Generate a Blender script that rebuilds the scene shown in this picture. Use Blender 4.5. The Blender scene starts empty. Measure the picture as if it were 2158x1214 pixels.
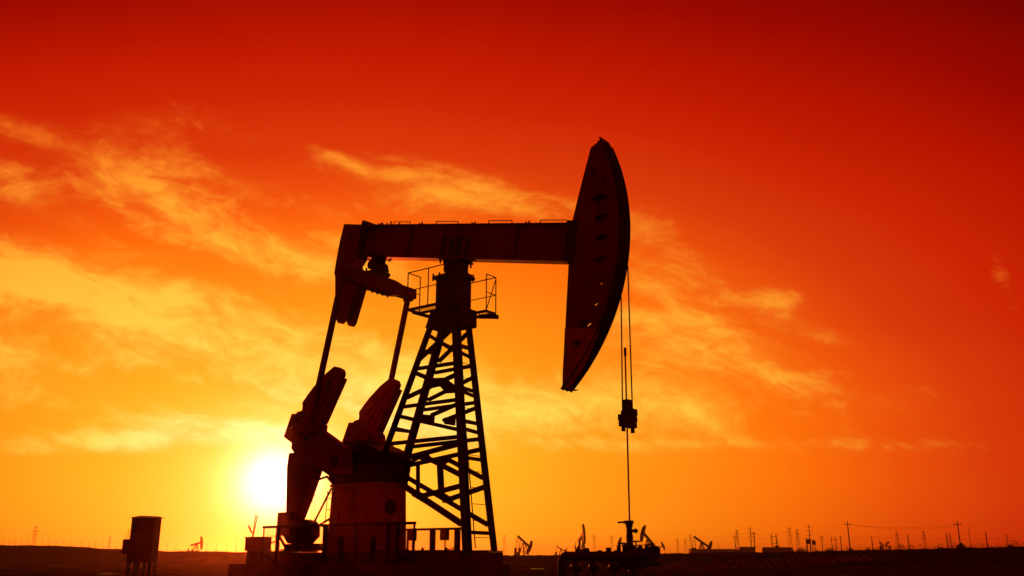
import bpy, math, random
from mathutils import Vector
random.seed(7)
SC = bpy.context.scene
COL = SC.collection

# ------------------------------------------------------------------ camera
F_PX, CX, CY = 1920.0, 1079.0, 607.0          # photo is 2158 x 1214
PITCH = math.atan(565/1920)
EYE = 1.0
cp, sp = math.cos(PITCH), math.sin(PITCH)
cam = bpy.data.cameras.new("camera"); camo = bpy.data.objects.new("camera", cam); COL.objects.link(camo)
cam.sensor_width = 36; cam.lens = 36*F_PX/2158
camo.location = (0, 0, EYE); camo.rotation_euler = (math.pi/2+PITCH, 0, 0)
cam.clip_start = .1; cam.clip_end = 20000
SC.camera = camo

def ray(px, py):
    dx, dy = px-CX, CY-py
    return (dx/F_PX, cp-dy/F_PX*sp, sp+dy/F_PX*cp)
def atY(px, py, Y):
    r = ray(px, py); t = Y/r[1]
    return Vector((r[0]*t, Y, EYE+r[2]*t))
def ae(px, py):
    r = ray(px, py); return (r[0]/r[1], r[2]/r[1])

# ------------------------------------------------------------------ light
SUN_PX = (604, 1016)
sa, se = ae(*SUN_PX)
sun_dir = Vector((sa, 1, se)).normalized()
SUN_EL = math.asin(sun_dir.z); SUN_AZ = math.atan2(sun_dir.x, sun_dir.y)
sl = bpy.data.lights.new("sun", 'SUN'); so = bpy.data.objects.new("sun", sl); COL.objects.link(so)
sl.energy = 2.2; sl.angle = math.radians(.6); sl.color = (1, .10, .012)
so.rotation_euler = sun_dir.to_track_quat('Z', 'Y').to_euler()
SC.view_settings.view_transform = 'Standard'; SC.view_settings.look = 'None'
SC.view_settings.exposure = 0; SC.view_settings.gamma = 1
SC.cycles.max_bounces = 6; SC.cycles.volume_bounces = 0

# ------------------------------------------------------------------ world: graded dusk sky with cloud streaks
W = bpy.data.worlds.new("World"); SC.world = W; W.use_nodes = True
nt = W.node_tree; nt.nodes.clear()
class X:
    """tiny node-expression helper"""
    def __init__(s, sock): s.s = sock
    @staticmethod
    def m(op, *a, clamp=False):
        n = nt.nodes.new('ShaderNodeMath'); n.operation = op; n.use_clamp = clamp
        for i, q in enumerate(a):
            if isinstance(q, X): nt.links.new(q.s, n.inputs[i])
            else: n.inputs[i].default_value = q
        return X(n.outputs[0])
    def __add__(s, o): return X.m('ADD', s, o)
    __radd__ = __add__
    def __sub__(s, o): return X.m('SUBTRACT', s, o)
    def __rsub__(s, o): return X.m('SUBTRACT', o, s)
    def __mul__(s, o): return X.m('MULTIPLY', s, o)
    __rmul__ = __mul__
    def __truediv__(s, o): return X.m('DIVIDE', s, o)
def sstep(x, lo, hi):
    n = nt.nodes.new('ShaderNodeMapRange'); n.interpolation_type = 'SMOOTHSTEP'
    nt.links.new(x.s, n.inputs[0]); n.inputs[1].default_value = lo; n.inputs[2].default_value = hi
    return X(n.outputs[0])
def noise(x, y, z, scale, detail=6, rough=.55, dist=0.0):
    c = nt.nodes.new('ShaderNodeCombineXYZ')
    for i, q in enumerate((x, y, z)):
        if isinstance(q, X): nt.links.new(q.s, c.inputs[i])
        else: c.inputs[i].default_value = q
    n = nt.nodes.new('ShaderNodeTexNoise'); nt.links.new(c.outputs[0], n.inputs['Vector'])
    n.inputs['Scale'].default_value = scale; n.inputs['Detail'].default_value = detail
    n.inputs['Roughness'].default_value = rough; n.inputs['Distortion'].default_value = dist
    return X(n.outputs[0])
def lin(c): return tuple(((v/255)/12.92 if v/255 <= .04045 else ((v/255+.055)/1.055)**2.4) for v in c)
def ramp(x, stops):
    n = nt.nodes.new('ShaderNodeValToRGB'); nt.links.new(x.s, n.inputs[0]); r = n.color_ramp
    while len(r.elements) > 1: r.elements.remove(r.elements[-1])
    for i, (p, c) in enumerate(stops):
        e = r.elements[0] if i == 0 else r.elements.new(p)
        e.position = p; e.color = (*lin(c), 1)
    return n.outputs[0]
def mix(f, a, b, mode='MIX'):
    n = nt.nodes.new('ShaderNodeMix'); n.data_type = 'RGBA'; n.blend_type = mode; n.clamp_result = False
    if isinstance(f, X): nt.links.new(f.s, n.inputs[0])
    else: n.inputs[0].default_value = f
    for i, q in ((6, a), (7, b)):
        if isinstance(q, tuple): n.inputs[i].default_value = (*q, 1)
        else: nt.links.new(q, n.inputs[i])
    return n.outputs[2]
tc = nt.nodes.new('ShaderNodeTexCoord'); sx = nt.nodes.new('ShaderNodeSeparateXYZ')
nt.links.new(tc.outputs['Generated'], sx.inputs[0])
dx_, dy_, dz_ = (X(sx.outputs[i]) for i in range(3))
yy = X.m('MAXIMUM', dy_, .12)
A = dx_/yy; Ee = dz_/yy                                  # sky coordinates: tangent of azimuth and of elevation
K = 1958.0
def blob(px, py, rx, ry, deg=0):
    a0, e0 = ae(px, py); t = math.radians(-deg); c, s = math.cos(t), math.sin(t)
    rx /= K; ry /= K
    u = (A-a0)*(c/rx)+(Ee-e0)*(s/rx); v = (Ee-e0)*(c/ry)-(A-a0)*(s/ry)
    return X.m('EXPONENT', (u*u+v*v)*-1.0)
# distance from the sun, wider along the horizon than up the sky
du = (A-sa)*.50; dv = Ee-se
dv = X.m('ABSOLUTE', dv)
D = X.m('SQRT', du*du+dv*dv)
lown = noise(A, Ee*2.5, 3.3, 2.2, 3, .5)
Dn = D+(lown-.5)*.05
S = .80
base = ramp(Dn*(1/S), [(p/K/S, c) for p, c in
    [(0, (255, 246, 170)), (50, (255, 234, 96)), (110, (255, 208, 56)), (200, (255, 184, 34)), (300, (255, 162, 24)), (430, (255, 138, 17)),
     (540, (253, 112, 10)), (650, (234, 82, 10)), (760, (214, 57, 10)), (900, (200, 36, 4)), (1060, (184, 20, 0)), (1230, (150, 7, 0)), (1420, (118, 3, 0))]])
cloudc = ramp(Dn*(1/S), [(p/K/S, c) for p, c in
    [(0, (255, 255, 220)), (120, (255, 250, 150)), (240, (255, 228, 96)), (380, (255, 205, 70)), (520, (255, 186, 56)), (680, (255, 160, 44)),
     (820, (252, 132, 34)), (1000, (235, 92, 20)), (1250, (205, 50, 10))]])
# cloud fields, streaks falling to the right
wa = noise(A, Ee, 1.7, 5, 4, .5); wb = noise(A, Ee, 9.1, 5, 4, .5)
Aw = A+(wa-.5)*.10; Ew = Ee+(wb-.5)*.07
r1 = math.radians(-17)
p_ = Aw*math.cos(r1)+Ew*math.sin(r1); q_ = Ew*math.cos(r1)-Aw*math.sin(r1)
n1 = noise(p_*.38, q_, 0.4, 10, 8, .56, .4)
n2 = noise(p_*.45, q_*1.2, 4.4, 26, 7, .60, .7)
n3 = noise(Aw*.8, Ew*1.3, 7.7, 60, 5, .6, .3)
r2 = math.radians(10)
p2 = Aw*math.cos(r2)+Ew*math.sin(r2); q2 = Ew*math.cos(r2)-Aw*math.sin(r2)
n4 = noise(p2*.2, q2*1.3, 12.4, 16, 6, .55, .2)
fld = (n1*.40+n2*.32+n3*.14+n4*.14-.5)*1.35+.5
cov = (blob(-40, 262, 240, 36, 12)*.55+blob(350, 262, 150, 46, 6)*.72+blob(170, 330, 380, 34, 22)*.42+blob(330, 330, 160, 40, 15)*.35+blob(10, 370, 90, 50, 25)*.5
       +blob(300, 410, 170, 34, 14)*.50+blob(430, 500, 260, 46, 14)*.42+blob(640, 540, 300, 60, 12)*.50+blob(30, 560, 260, 50, 22)*.55
       +blob(300, 925, 600, 22, -3)*.45+blob(1500, 935, 500, 12, 0)*.25+blob(300, 640, 560, 90, 8)*.60+blob(420, 800, 700, 110, 6)*.55
       +blob(720, 338, 90, 20, 26)*.50+blob(960, 400, 270, 42, 14)*.72+blob(860, 440, 300, 45, 6)*.35
       +blob(1420, 560, 210, 50, 14)*.42+blob(1640, 630, 60, 26, 10)*.80+blob(1700, 690, 120, 20, 22)*.40+blob(1350, 470, 90, 40, 10)*.45
       +blob(1440, 720, 240, 80, 12)*.68+blob(1650, 790, 200, 40, 14)*.16+blob(1250, 840, 420, 70, 2)*.42
       +blob(1930, 830, 170, 22, -12)*.16+blob(2060, 850, 240, 26, -8)*.12+blob(2115, 590, 34, 75, 70)*.0+blob(2112, 585, 24, 80, -16)*.62+blob(1800, 950, 420, 40, 0)*.08)
cut = blob(120, 490, 150, 34, 14)*.38+blob(230, 810, 230, 26, 3)*.42+blob(90, 880, 180, 16, 0)*.25+blob(520, 590, 230, 22, 8)*.30+blob(430, 870, 200, 16, 4)*.30+blob(1180, 640, 120, 20, 10)*.2+blob(820, 400, 60, 14, 20)*.0+blob(1480, 655, 120, 16, 10)*.25+blob(340, 455, 90, 18, 20)*.2
low = sstep(Ee+(wa-.5)*.03, ae(1079, 985)[1], ae(1079, 935)[1])      # clear band above the horizon
dens = sstep(fld+(cov-cut)*.26, .52, .84)*low*sstep(cov, .01, .22)
veil = sstep(cov, .02, .85)*.34*low
dens = X.m('MINIMUM', dens+veil*sstep(n1, .3, .75), 1.0)
shade = sstep(n2, .52, .35)*veil*.5
col = mix(dens, base, cloudc)
col = mix(shade, col, ramp(Dn*(1/S), [(0, (255, 190, 60)), (.45, (235, 90, 15)), (1, (150, 10, 0))]))
# horizon band: redder
hz = sstep(Ee, .055, -.006)*sstep(D, .10, .62)
col = mix(hz*.42, col, lin((222, 40, 0)))
# sun disc and aureole
d2 = (A-sa+.014)*(A-sa+.014)+(Ee-se)*(Ee-se)
aur = X.m('EXPONENT', d2*(-1/(.034**2)))*2.6+X.m('EXPONENT', d2*(-1/(.080**2)))*.16
n = nt.nodes.new('ShaderNodeCombineXYZ')
nt.links.new(aur.s, n.inputs[0]); nt.links.new((aur*.92).s, n.inputs[1]); nt.links.new((aur*.55).s, n.inputs[2])
col = mix(1.0, col, n.outputs[0], 'ADD')
# dim red sky behind the viewer
back = sstep(dy_, -.15, .35)
col = mix(1-back, col, lin((78, 6, 2)))
sky = nt.nodes.new('ShaderNodeTexSky'); sky.sky_type = 'NISHITA'; sky.sun_disc = False
sky.sun_elevation = SUN_EL; sky.sun_rotation = SUN_AZ; sky.dust_density = 6
tint = mix(1.0, sky.outputs[0], (.050, .0020, .0004), 'MULTIPLY')
col = mix(.12, col, tint, 'ADD')
bg = nt.nodes.new('ShaderNodeBackground'); nt.links.new(col, bg.inputs[0]); bg.inputs[1].default_value = 1.0
wo = nt.nodes.new('ShaderNodeOutputWorld'); nt.links.new(bg.outputs[0], wo.inputs[0])
W.cycles.sampling_method = 'MANUAL'; W.cycles.sample_map_resolution = 1024

# ------------------------------------------------------------------ materials
def mat(name, col, rough=.55, metal=0.0, col2=None, scale=4.0, bump=0.0, bscale=30, spec=.4):
    m = bpy.data.materials.new(name); m.use_nodes = True; t = m.node_tree; b = t.nodes['Principled BSDF']
    tcn = t.nodes.new('ShaderNodeTexCoord')
    nz = t.nodes.new('ShaderNodeTexNoise'); nz.inputs['Scale'].default_value = scale; nz.inputs['Detail'].default_value = 8
    t.links.new(tcn.outputs['Object'], nz.inputs['Vector'])
    mr = t.nodes.new('ShaderNodeMapRange'); mr.inputs[1].default_value = .42; mr.inputs[2].default_value = .66
    t.links.new(nz.outputs[0], mr.inputs[0])
    mx = t.nodes.new('ShaderNodeMix'); mx.data_type = 'RGBA'
    mx.inputs[6].default_value = (*col, 1); mx.inputs[7].default_value = (*(col2 or tuple(c*.55 for c in col)), 1)
    t.links.new(mr.outputs[0], mx.inputs[0]); t.links.new(mx.outputs[2], b.inputs['Base Color'])
    b.inputs['Roughness'].default_value = rough; b.inputs['Metallic'].default_value = metal
    b.inputs['Specular IOR Level'].default_value = spec
    if bump:
        n2 = t.nodes.new('ShaderNodeTexNoise'); n2.inputs['Scale'].default_value = bscale; n2.inputs['Detail'].default_value = 6
        t.links.new(tcn.outputs['Object'], n2.inputs['Vector'])
        bp = t.nodes.new('ShaderNodeBump'); bp.inputs['Strength'].default_value = bump; bp.inputs['Distance'].default_value = .05
        t.links.new(n2.outputs[0], bp.inputs['Height']); t.links.new(bp.outputs[0], b.inputs['Normal'])
    return m
M = dict(
    red=mat('red_paint', (.36, .035, .02), .5, 0, (.24, .03, .018), 1.4, .05),
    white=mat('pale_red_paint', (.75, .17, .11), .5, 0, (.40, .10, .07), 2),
    yellow=mat('yellow_paint', (.55, .30, .04), .5, 0, (.40, .18, .03), 2),
    dark=mat('dark_steel', (.055, .05, .048), .55, .1, (.10, .05, .03), 3, .06),
    tower=mat('tower_paint', (.07, .035, .03), .5, .1, (.10, .04, .025), 3, .05),
    steel=mat('bare_steel', (.32, .31, .30), .3, .8),
    rod=mat('polished_steel', (.6, .58, .55), .12, 1.0),
    cable=mat('wire_rope', (.09, .08, .075), .5, .4),
    conc=mat('concrete', (.26, .17, .14), .9, 0, (.15, .09, .075), 1.2, .3, 8, .2),
    grey=mat('cabinet_paint', (.30, .13, .10), .45, 0, (.21, .09, .07), 2),
    wood=mat('weathered_wood', (.09, .065, .05), .85, 0, None, 6),
    far=mat('distant_metal', (.07, .055, .05), .6, .2),
    soil=mat('dry_soil', (.060, .020, .012), .95, 0, (.014, .006, .004), .35, .6, 1.2, .0),
    bank=mat('bank_soil', (.045, .018, .012), .95, 0, (.022, .01, .007), .3, .5, 2, .0),
    leaf=mat('dry_reed', (.08, .065, .03), .9, 0, (.05, .05, .02), 1, 0, 30, .1),
    weight=mat('flare_lit_red_paint', (.62, .06, .03), .5, 0, (.42, .04, .02), 2),  # lighter copy of the red paint; sun flare on the counterweights put into colour
    slab=mat('mud_stained_concrete', (.15, .055, .035), .95, 0, (.035, .014, .01), .6, .3, 8, 0),
    wall=mat('shed_wall', (.18, .08, .06), .8, 0, None, .3),
)

# ------------------------------------------------------------------ mesh builder
class MB:
    def __init__(s): s.v = []; s.f = []; s.sm = []
    def add(s, vs, fs, sm=False):
        o = len(s.v); s.v += [tuple(v) for v in vs]
        s.f += [tuple(i+o for i in f) for f in fs]; s.sm += [sm]*len(fs); return s
    def box(s, x0, x1, y0, y1, z0, z1):
        vs = [(x, y, z) for z in (z0, z1) for y in (y0, y1) for x in (x0, x1)]
        return s.add(vs, [(0, 2, 3, 1), (4, 5, 7, 6), (0, 1, 5, 4), (2, 6, 7, 3), (0, 4, 6, 2), (1, 3, 7, 5)])
    def beam(s, p, q, w, h, up=(0, 0, 1)):
        p, q = Vector(p), Vector(q); d = (q-p).normalized(); up = Vector(up)
        if abs(d.dot(up)) > .98: up = Vector((1, 0, 0))
        a = d.cross(up).normalized(); b = a.cross(d)
        vs = [c+a*(i*w/2)+b*(j*h/2) for c in (p, q) for i, j in ((-1, -1), (1, -1), (1, 1), (-1, 1))]
        return s.add(vs, [(3, 2, 1, 0), (4, 5, 6, 7), (0, 1, 5, 4), (1, 2, 6, 5), (2, 3, 7, 6), (3, 0, 4, 7)])
    def ibeam(s, p, q, w, h, t=.02, up=(0, 0, 1)):
        """H section: flanges w wide at both ends of depth h"""
        p, q = Vector(p), Vector(q); d = (q-p).normalized(); up = Vector(up)
        a = d.cross(up).normalized(); b = a.cross(d)
        s.beam(p, q, t, h-2*t, up)
        for k in (-1, 1):
            o = b*(k*(h/2-t/2)); s.beam(p+o, q+o, w, t, up)
        return s
    def tube(s, p, q, r, n=10, r2=None, cap=True):
        p, q = Vector(p), Vector(q); d = (q-p).normalized(); r2 = r if r2 is None else r2
        a = d.orthogonal().normalized(); b = d.cross(a)
        vs = [c+(a*math.cos(t)+b*math.sin(t))*rr for c, rr in ((p, r), (q, r2)) for t in [2*math.pi*i/n for i in range(n)]]
        s.add(vs, [(i, (i+1) % n, n+(i+1) % n, n+i) for i in range(n)], True)
        if cap: s.add(vs, [tuple(range(n-1, -1, -1)), tuple(range(n, 2*n))])
        return s
    def path(s, pts, r, n=8):
        for a, b in zip(pts, pts[1:]): s.tube(a, b, r, n)
        return s
    def torus(s, c, ax, R, r, n=20, k=6, t0=0, t1=2*math.pi):
        c, ax = Vector(c), Vector(ax).normalized(); a = ax.orthogonal().normalized()
        if abs(ax.z) < .9: a = ax.cross(Vector((0, 0, 1))).normalized()
        b = ax.cross(a); pts = [c+(a*math.cos(t0+(t1-t0)*i/n)+b*math.sin(t0+(t1-t0)*i/n))*R for i in range(n+1)]
        return s.path(pts, r, k)
    def prism(s, pts, v0, v1):
        """outline in (x, z) pushed along y"""
        n = len(pts); vs = [(x, v0, z) for x, z in pts]+[(x, v1, z) for x, z in pts]
        s.add(vs, [tuple(range(n)), tuple(range(2*n-1, n-1, -1))]+[(i, n+i, n+(i+1) % n, (i+1) % n) for i in range(n)])
        return s
    def strip(s, pts, v0, v1, th):
        """curved plate following an (x, z) polyline, th thick towards its left"""
        out = []
        for i, p in enumerate(pts):
            a = Vector(pts[max(0, i-1)]); b = Vector(pts[min(len(pts)-1, i+1)]); d = (b-a).normalized()
            out.append((p[0]-d.y*th, p[1]+d.x*th))
        for i in range(len(pts)-1):
            s.prism([pts[i], pts[i+1], out[i+1], out[i]], v0, v1)
        return s
    def lathe(s, c, prof, n=20, ax='z'):
        vs = []
        for r, h in prof:
            for i in range(n):
                t = 2*math.pi*i/n; x, y = r*math.cos(t), r*math.sin(t)
                v = {'z': (x, y, h), 'x': (h, x, y), 'y': (x, h, y)}[ax]
                vs.append((c[0]+v[0], c[1]+v[1], c[2]+v[2]))
        m = len(prof)
        s.add(vs, [(j*n+i, j*n+(i+1) % n, (j+1)*n+(i+1) % n, (j+1)*n+i) for j in range(m-1) for i in range(n)], True)
        s.add(vs, [tuple(range(n-1, -1, -1)), tuple(range((m-1)*n, m*n))])
        return s
    def build(s, name, m, parent=None, bevel=0):
        me = bpy.data.meshes.new(name); me.from_pydata(s.v, [], s.f)
        me.polygons.foreach_set('use_smooth', s.sm); me.materials.append(M[m] if isinstance(m, str) else m); me.update()
        import bmesh
        bm = bmesh.new(); bm.from_mesh(me); bmesh.ops.recalc_face_normals(bm, faces=bm.faces); bm.to_mesh(me); bm.free()
        o = bpy.data.objects.new(name, me); COL.objects.link(o); o.parent = parent
        if bevel:
            b = o.modifiers.new('bevel', 'BEVEL'); b.width = bevel; b.segments = 2; b.limit_method = 'ANGLE'; b.angle_limit = .7
        return o
def plate(name, outline, holes, v0, v1, m, parent):
    """flat plate with holes: outline in (x, z), thickness v0..v1 along y"""
    cu = bpy.data.curves.new(name, 'CURVE'); cu.dimensions = '2D'; cu.fill_mode = 'BOTH'; cu.extrude = abs(v1-v0)/2
    for pts in [outline]+holes:
        sp_ = cu.splines.new('POLY'); sp_.points.add(len(pts)-1)
        for q, (x, z) in zip(sp_.points, pts): q.co = (x, z, 0, 1)
        sp_.use_cyclic_u = True
    tmp = bpy.data.objects.new(name, cu); me = bpy.data.meshes.new_from_object(tmp)
    bpy.data.objects.remove(tmp)
    mid = (v0+v1)/2
    for v in me.vertices: x, z, y = v.co; v.co = (x, mid-y, z)
    me.materials.clear(); me.materials.append(M[m])
    o = bpy.data.objects.new(name, me); COL.objects.link(o); o.parent = parent
    return o
def tag(o, label=None, cat=None, group=None, kind=None):
    if label: o['label'] = label
    if cat: o['category'] = cat
    if group: o['group'] = group
    if kind: o['kind'] = kind
    return o
def empty(name, loc=(0, 0, 0), rz=0, parent=None):
    o = bpy.data.objects.new(name, None); COL.objects.link(o); o.location = loc; o.rotation_euler = (0, 0, rz); o.parent = parent
    o.empty_display_size = .2
    return o
def copy_thing(r, loc=None, rz=None, label=None):
    c = r.copy(); COL.objects.link(c)
    if loc is not None: c.location = loc
    if rz is not None: c.rotation_euler = (0, 0, rz)
    if label: c['label'] = label
    for ch in list(r.children):
        d = ch.copy(); COL.objects.link(d); d.parent = c
        for g in list(ch.children):
            e = g.copy(); COL.objects.link(e); e.parent = d
    return c

# ------------------------------------------------------------------ pump frame: x along the walking beam, y away from the viewer
PSI = math.radians(37); c_, s_ = math.cos(PSI), math.sin(PSI)
FN = atY(985, 1163, 24)
O = Vector((FN.x-1.85*c_+.58*s_, FN.y+1.85*s_+.58*c_, FN.z))
GZ = -O.z                                                 # the ground in the pump's frame
def toL(w): x, y = w[0]-O.x, w[1]-O.y; return (x*c_-y*s_, x*s_+y*c_, w[2]-O.z)
def P(px, py, v):
    r = ray(px, py); t = (v+O.x*s_+O.y*c_)/(r[0]*s_+r[1]*c_)
    return toL((t*r[0], t*r[1], EYE+t*r[2]))
def PU(px, py, u):
    r = ray(px, py); t = (u+O.x*c_-O.y*s_)/(r[0]*c_-r[1]*s_)
    return toL((t*r[0], t*r[1], EYE+t*r[2]))
def P2(px, py, v): q = P(px, py, v); return (q[0], q[2])
pump = empty('pump_jack', O, -PSI)
tag(pump, 'huge silhouetted oil pump jack with lattice tower standing on the concrete pad in front', 'pump jack')

# ---- walking beam
TH = math.radians(12.2); ct, st = math.cos(TH), math.sin(TH)
def bt(s, h): return (.8+s*ct+h*st, 8.12-s*st+h*ct)
BD = 1.05
b = MB()
b.prism([bt(-4.1, .05), bt(4.15, .05), bt(4.15, BD-.05), bt(-4.1, BD-.05)], -.12, .12)
for h0, h1 in ((0, .05), (BD-.05, BD)):
    b.prism([bt(-4.1, h0), bt(4.15, h0), bt(4.15, h1), bt(-4.1, h1)], -.2, .2)
for s in (-3.5, -1.9, -.55, 0, .55, 2.2, 3.9):
    for sg in (-1, 1):
        b.prism([bt(s-.012, .05), bt(s+.012, .05), bt(s+.012, BD-.05), bt(s-.012, BD-.05)], *sorted((sg*.12, sg*.19)))
b.prism([bt(-3.6, .22), bt(3.9, .22), bt(3.9, .25), bt(-3.6, .25)], -.135, .135)
beam = b.build('walking_beam', 'red', pump, .006)
MB().prism([bt(3.95, -.02), bt(4.2, -.02), bt(4.2, BD+.04), bt(3.95, BD+.04)], -.215, .215).build('end_flange', 'dark', beam, .01)
def btop(u): s = (u-.8-BD*st)/ct; return 8.12-s*st+BD*ct
for px in (801, 887, 998, 1112):
    u = P2(px, 472, 0)[0]; z = btop(u); q = MB()
    q.torus((u, 0, z+.11), (0, 1, 0), .06, .017, 12, 6, 0, math.pi)
    q.tube((u-.06, 0, z-.03), (u-.06, 0, z+.11), .017, 6); q.tube((u+.06, 0, z-.03), (u+.06, 0, z+.11), .017, 6)
    q.build('lifting_eye', 'dark', beam)
for x0, x1 in ((829, 865), (919, 966), (1029, 1080), (1138, 1196)):
    u0 = P2(x0, 473, 0)[0]; u1 = P2(x1, 473, 0)[0]; z0 = btop(u0)+.06; z1 = btop(u1)+.06
    MB().path([(u0, 0, z0-.07), (u0+.02, 0, z0+.07), (u1-.02, 0, z1+.07), (u1, 0, z1-.07)], .013, 6).build('grab_rail', 'dark', beam)
for k, px in enumerate((806, 816, 824, 842)):
    u = P2(px, 472, 0)[0]; z = btop(u); MB().tube((u, 0, z-.02), (u, 0, z+.10+.05*(k == 2)), .025, 6).build('bolt', 'dark', beam)
# clamp at the tail
q = MB(); q.prism([P2(762, 470, -.23), P2(764, 464, -.23), P2(770, 465, -.23), P2(795, 474, -.23), P2(793, 480, -.23), P2(772, 480, -.23), P2(758, 542, -.23), P2(750, 542, -.23)], -.235, .235)
q.build('tail_clamp', 'dark', beam, .008)

# ---- tail plate and hanging tail weight
T = -.25
tp = [P2(x, y, T) for x, y in [(725, 472), (760, 473), (757, 500), (750, 540), (740, 556), (746, 570), (752, 592), (727, 676), (722, 683), (712, 681), (706, 668), (706, 625), (706, 582), (704, 576), (709, 545), (716, 508)]]
tw = MB(); tw.prism(tp, T, T+.06); tw.prism(tp, .19, .25)
inner = [(x+.04*(1 if x < -3 else -1), z) for x, z in tp]
tail = tw.build('tail_plate', 'red', pump, .006)
q = MB(); q.prism([P2(x, y, -.22) for x, y in [(710, 590), (745, 594), (722, 674), (712, 668), (707, 640)]], -.18, .19)
q.build('tail_weight', 'dark', tail, .02)
q = MB(); u, z = P2(739, 498, T); q.tube((u, T-.03, z), (u, .28, z), .06, 14); q.build('pin', 'dark', tail)

# ---- horse head
HV = .2
near_in = [(1264, 298), (1279, 323), (1293, 366), (1302, 413), (1305, 475), (1303, 538), (1289, 605), (1267, 690), (1245, 743), (1222, 786), (1203, 815)]
arc = []
PV = (.8, 8.1)
for i in range(33):
    t = math.radians(25-(25+48.2)*i/32); arc.append((PV[0]+5.58*math.cos(t), PV[1]+5.58*math.sin(t)))
top = P2(1264, 298, -HV); tipn = P2(1201.6, 816, -HV)
backe = [P2(x, y, -HV) for x, y in [(1197, 819), (1186, 808), (1186.5, 780), (1188.5, 748), (1193, 652), (1198, 560), (1206, 466), (1226, 384), (1245, 311)]]
outl = [P2(1262, 298, -HV), P2(1268, 302, -HV)]+arc+[tipn]+backe
holes = []
def ell(c, rx, rz, n=16, rot=0):
    o = []
    for i in range(n):
        t = 2*math.pi*i/n; x, y = rx*math.cos(t), rz*math.sin(t)
        o.append((c[0]+x*math.cos(rot)-y*math.sin(rot), c[1]+x*math.sin(rot)+y*math.cos(rot)))
    return o
HOLES = [(1263, 417), (1266, 458), (1267, 501), (1264, 547), (1259, 594), (1248, 638), (1233, 681)]
holes = [ell(P2(x, y, -HV), .19, .10) for x, y in HOLES]+[ell(P2(1252, 360, -HV), .07, .06), ell(P2(1275, 375, -HV), .05, .05)]
head = empty('horse_head', (0, 0, 0), 0, pump)
for v0, v1 in ((-HV, -HV+.03), (HV-.03, HV)):
    plate('side_plate', outl, holes, v0, v1, 'red', head)
q = MB(); q.strip([(PV[0]+(x-PV[0])*1.007, PV[1]+(z-PV[1])*1.007) for x, z in arc], -HV-.035, HV+.035, -.035); q.build('arc_track', 'dark', head)
q = MB()
for v in (-.19, .19):
    q.strip([(PV[0]+(x-PV[0])*1.0135, PV[1]+(z-PV[1])*1.0135) for x, z in arc[1:]], v-.02, v+.02, -.035)
q.strip([(PV[0]+(x-PV[0])*1.0135, PV[1]+(z-PV[1])*1.0135) for x, z in arc[1:]], -.03, .03, -.03)
q.build('rope_guide', 'dark', head)
bb = backe+[P2(1262, 298, -HV)]
MB().strip(bb[:5], -HV+.03, HV-.03, .02).build('back_plate', 'red', head); MB().strip(bb[6:], -HV+.03, HV-.03, .02).build('back_plate', 'red', head)
q = MB()
lo = [P2(x, y, -HV) for x, y in [(1191, 692), (1188.5, 748), (1186.5, 780), (1186, 808), (1197, 819), (1201.6, 816), (1222, 788), (1244, 746), (1262, 700), (1265, 692)]]
ph = ell(P2(1217, 723, -HV), .10, .10)
plate('painted_tip', lo, [ph], -HV-.016, -HV-.002, 'white', head)['label'] = 'pale painted lower tip of the horse head with a round hole'
uh, zh = P2(1217, 723, -HV); MB().tube((uh, -HV+.001, zh), (uh, -HV-.012, zh), .097, 16).build('hole_cover', 'dark', head)
q = MB(); q.prism([P2(x, y, -.26) for x, y in [(1206, 464), (1196, 463), (1191, 470), (1196, 556), (1202, 556), (1212, 500)]], -.235, .235)
q.build('mounting_bracket', 'dark', head)
q = MB(); q.prism([P2(x, y, 0) for x, y in [(1262, 302), (1268, 297), (1276, 302), (1284, 312), (1278, 318)]], -.1, .16); q.build('rope_anchor', 'dark', head)

# ---- saddle bearing
sb = MB()
sb.prism([bt(-.42, -.0), bt(.42, -.0), bt(.42, -.06), bt(-.42, -.06)], -.3, .3)
u0 = .8
sb.prism([bt(-.32, -.06), bt(.32, -.06), (u0+.25, 7.69), (u0-.22, 7.69)], -.22, .22)
sb.box(u0-.36, u0+.36, -.3, .3, 7.632, 7.69)
sb.tube((u0, -.36, 7.8), (u0, .36, 7.8), .17, 18)
for k in (-.3, -.1, .1, .3):
    for sg in (-1, 1):
        a = bt(k*1.25, -.1); sb.tube((a[0], sg*.25, a[1]-.06), (a[0], sg*.25, a[1]+.06), .03, 6)
sb.build('saddle_bearing', 'dark', pump, .006)
st_ = MB()
for k in (-.45, -.15, .15, .45):
    a0 = bt(k, .05); a1 = bt(k, .62)
    for sg in (-1, 1): st_.prism([(a0[0]-.04, a0[1]), (a0[0]+.04, a0[1]), (a1[0]+.04, a1[1]), (a1[0]-.04, a1[1])], *sorted((sg*.12, sg*.2)))
st_.build('clamp_lug', 'dark', beam)

# ---- tower
ZT = 6.15
def vface(z, side): return side*(.58+(.40-.58)*max(0, min(1.1, z/ZT)))
def PF(px, py, side):
    v = side*.5
    for _ in range(6): q = P(px, py, v); v = vface(q[2], side)
    return Vector(P(px, py, v))
tower = empty('samson_post', (0, 0, 0), 0, pump)
legs = [((906, 692, -1), (816, 939, -1), .10, .13), ((934, 690, 1), (842, 1016, 1), .17, .16),
        ((961.5, 690, -1), (985, 1163, -1), .20, .15), ((988, 690, 1), (1042, 1163, 1), .12, .12)]
ZP = 1.86
for a, bq, w, d in legs:
    p, q0 = PF(*a), PF(*bq)
    dd = (p-q0).normalized(); zend = ZP if p.x < q0.x+9 and bq[0] < 900 else .02
    q1 = q0+dd*((zend-q0.z)/dd.z); p1 = p+dd*((6.3-p.z)/dd.z)
    MB().ibeam(q1, p1, w, d+.02, .03, (0, 1, 0)).build('leg', 'tower', tower)
U1 = lambda zx, zy: (780+zx/4.337, 640+zy/4.333)
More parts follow.
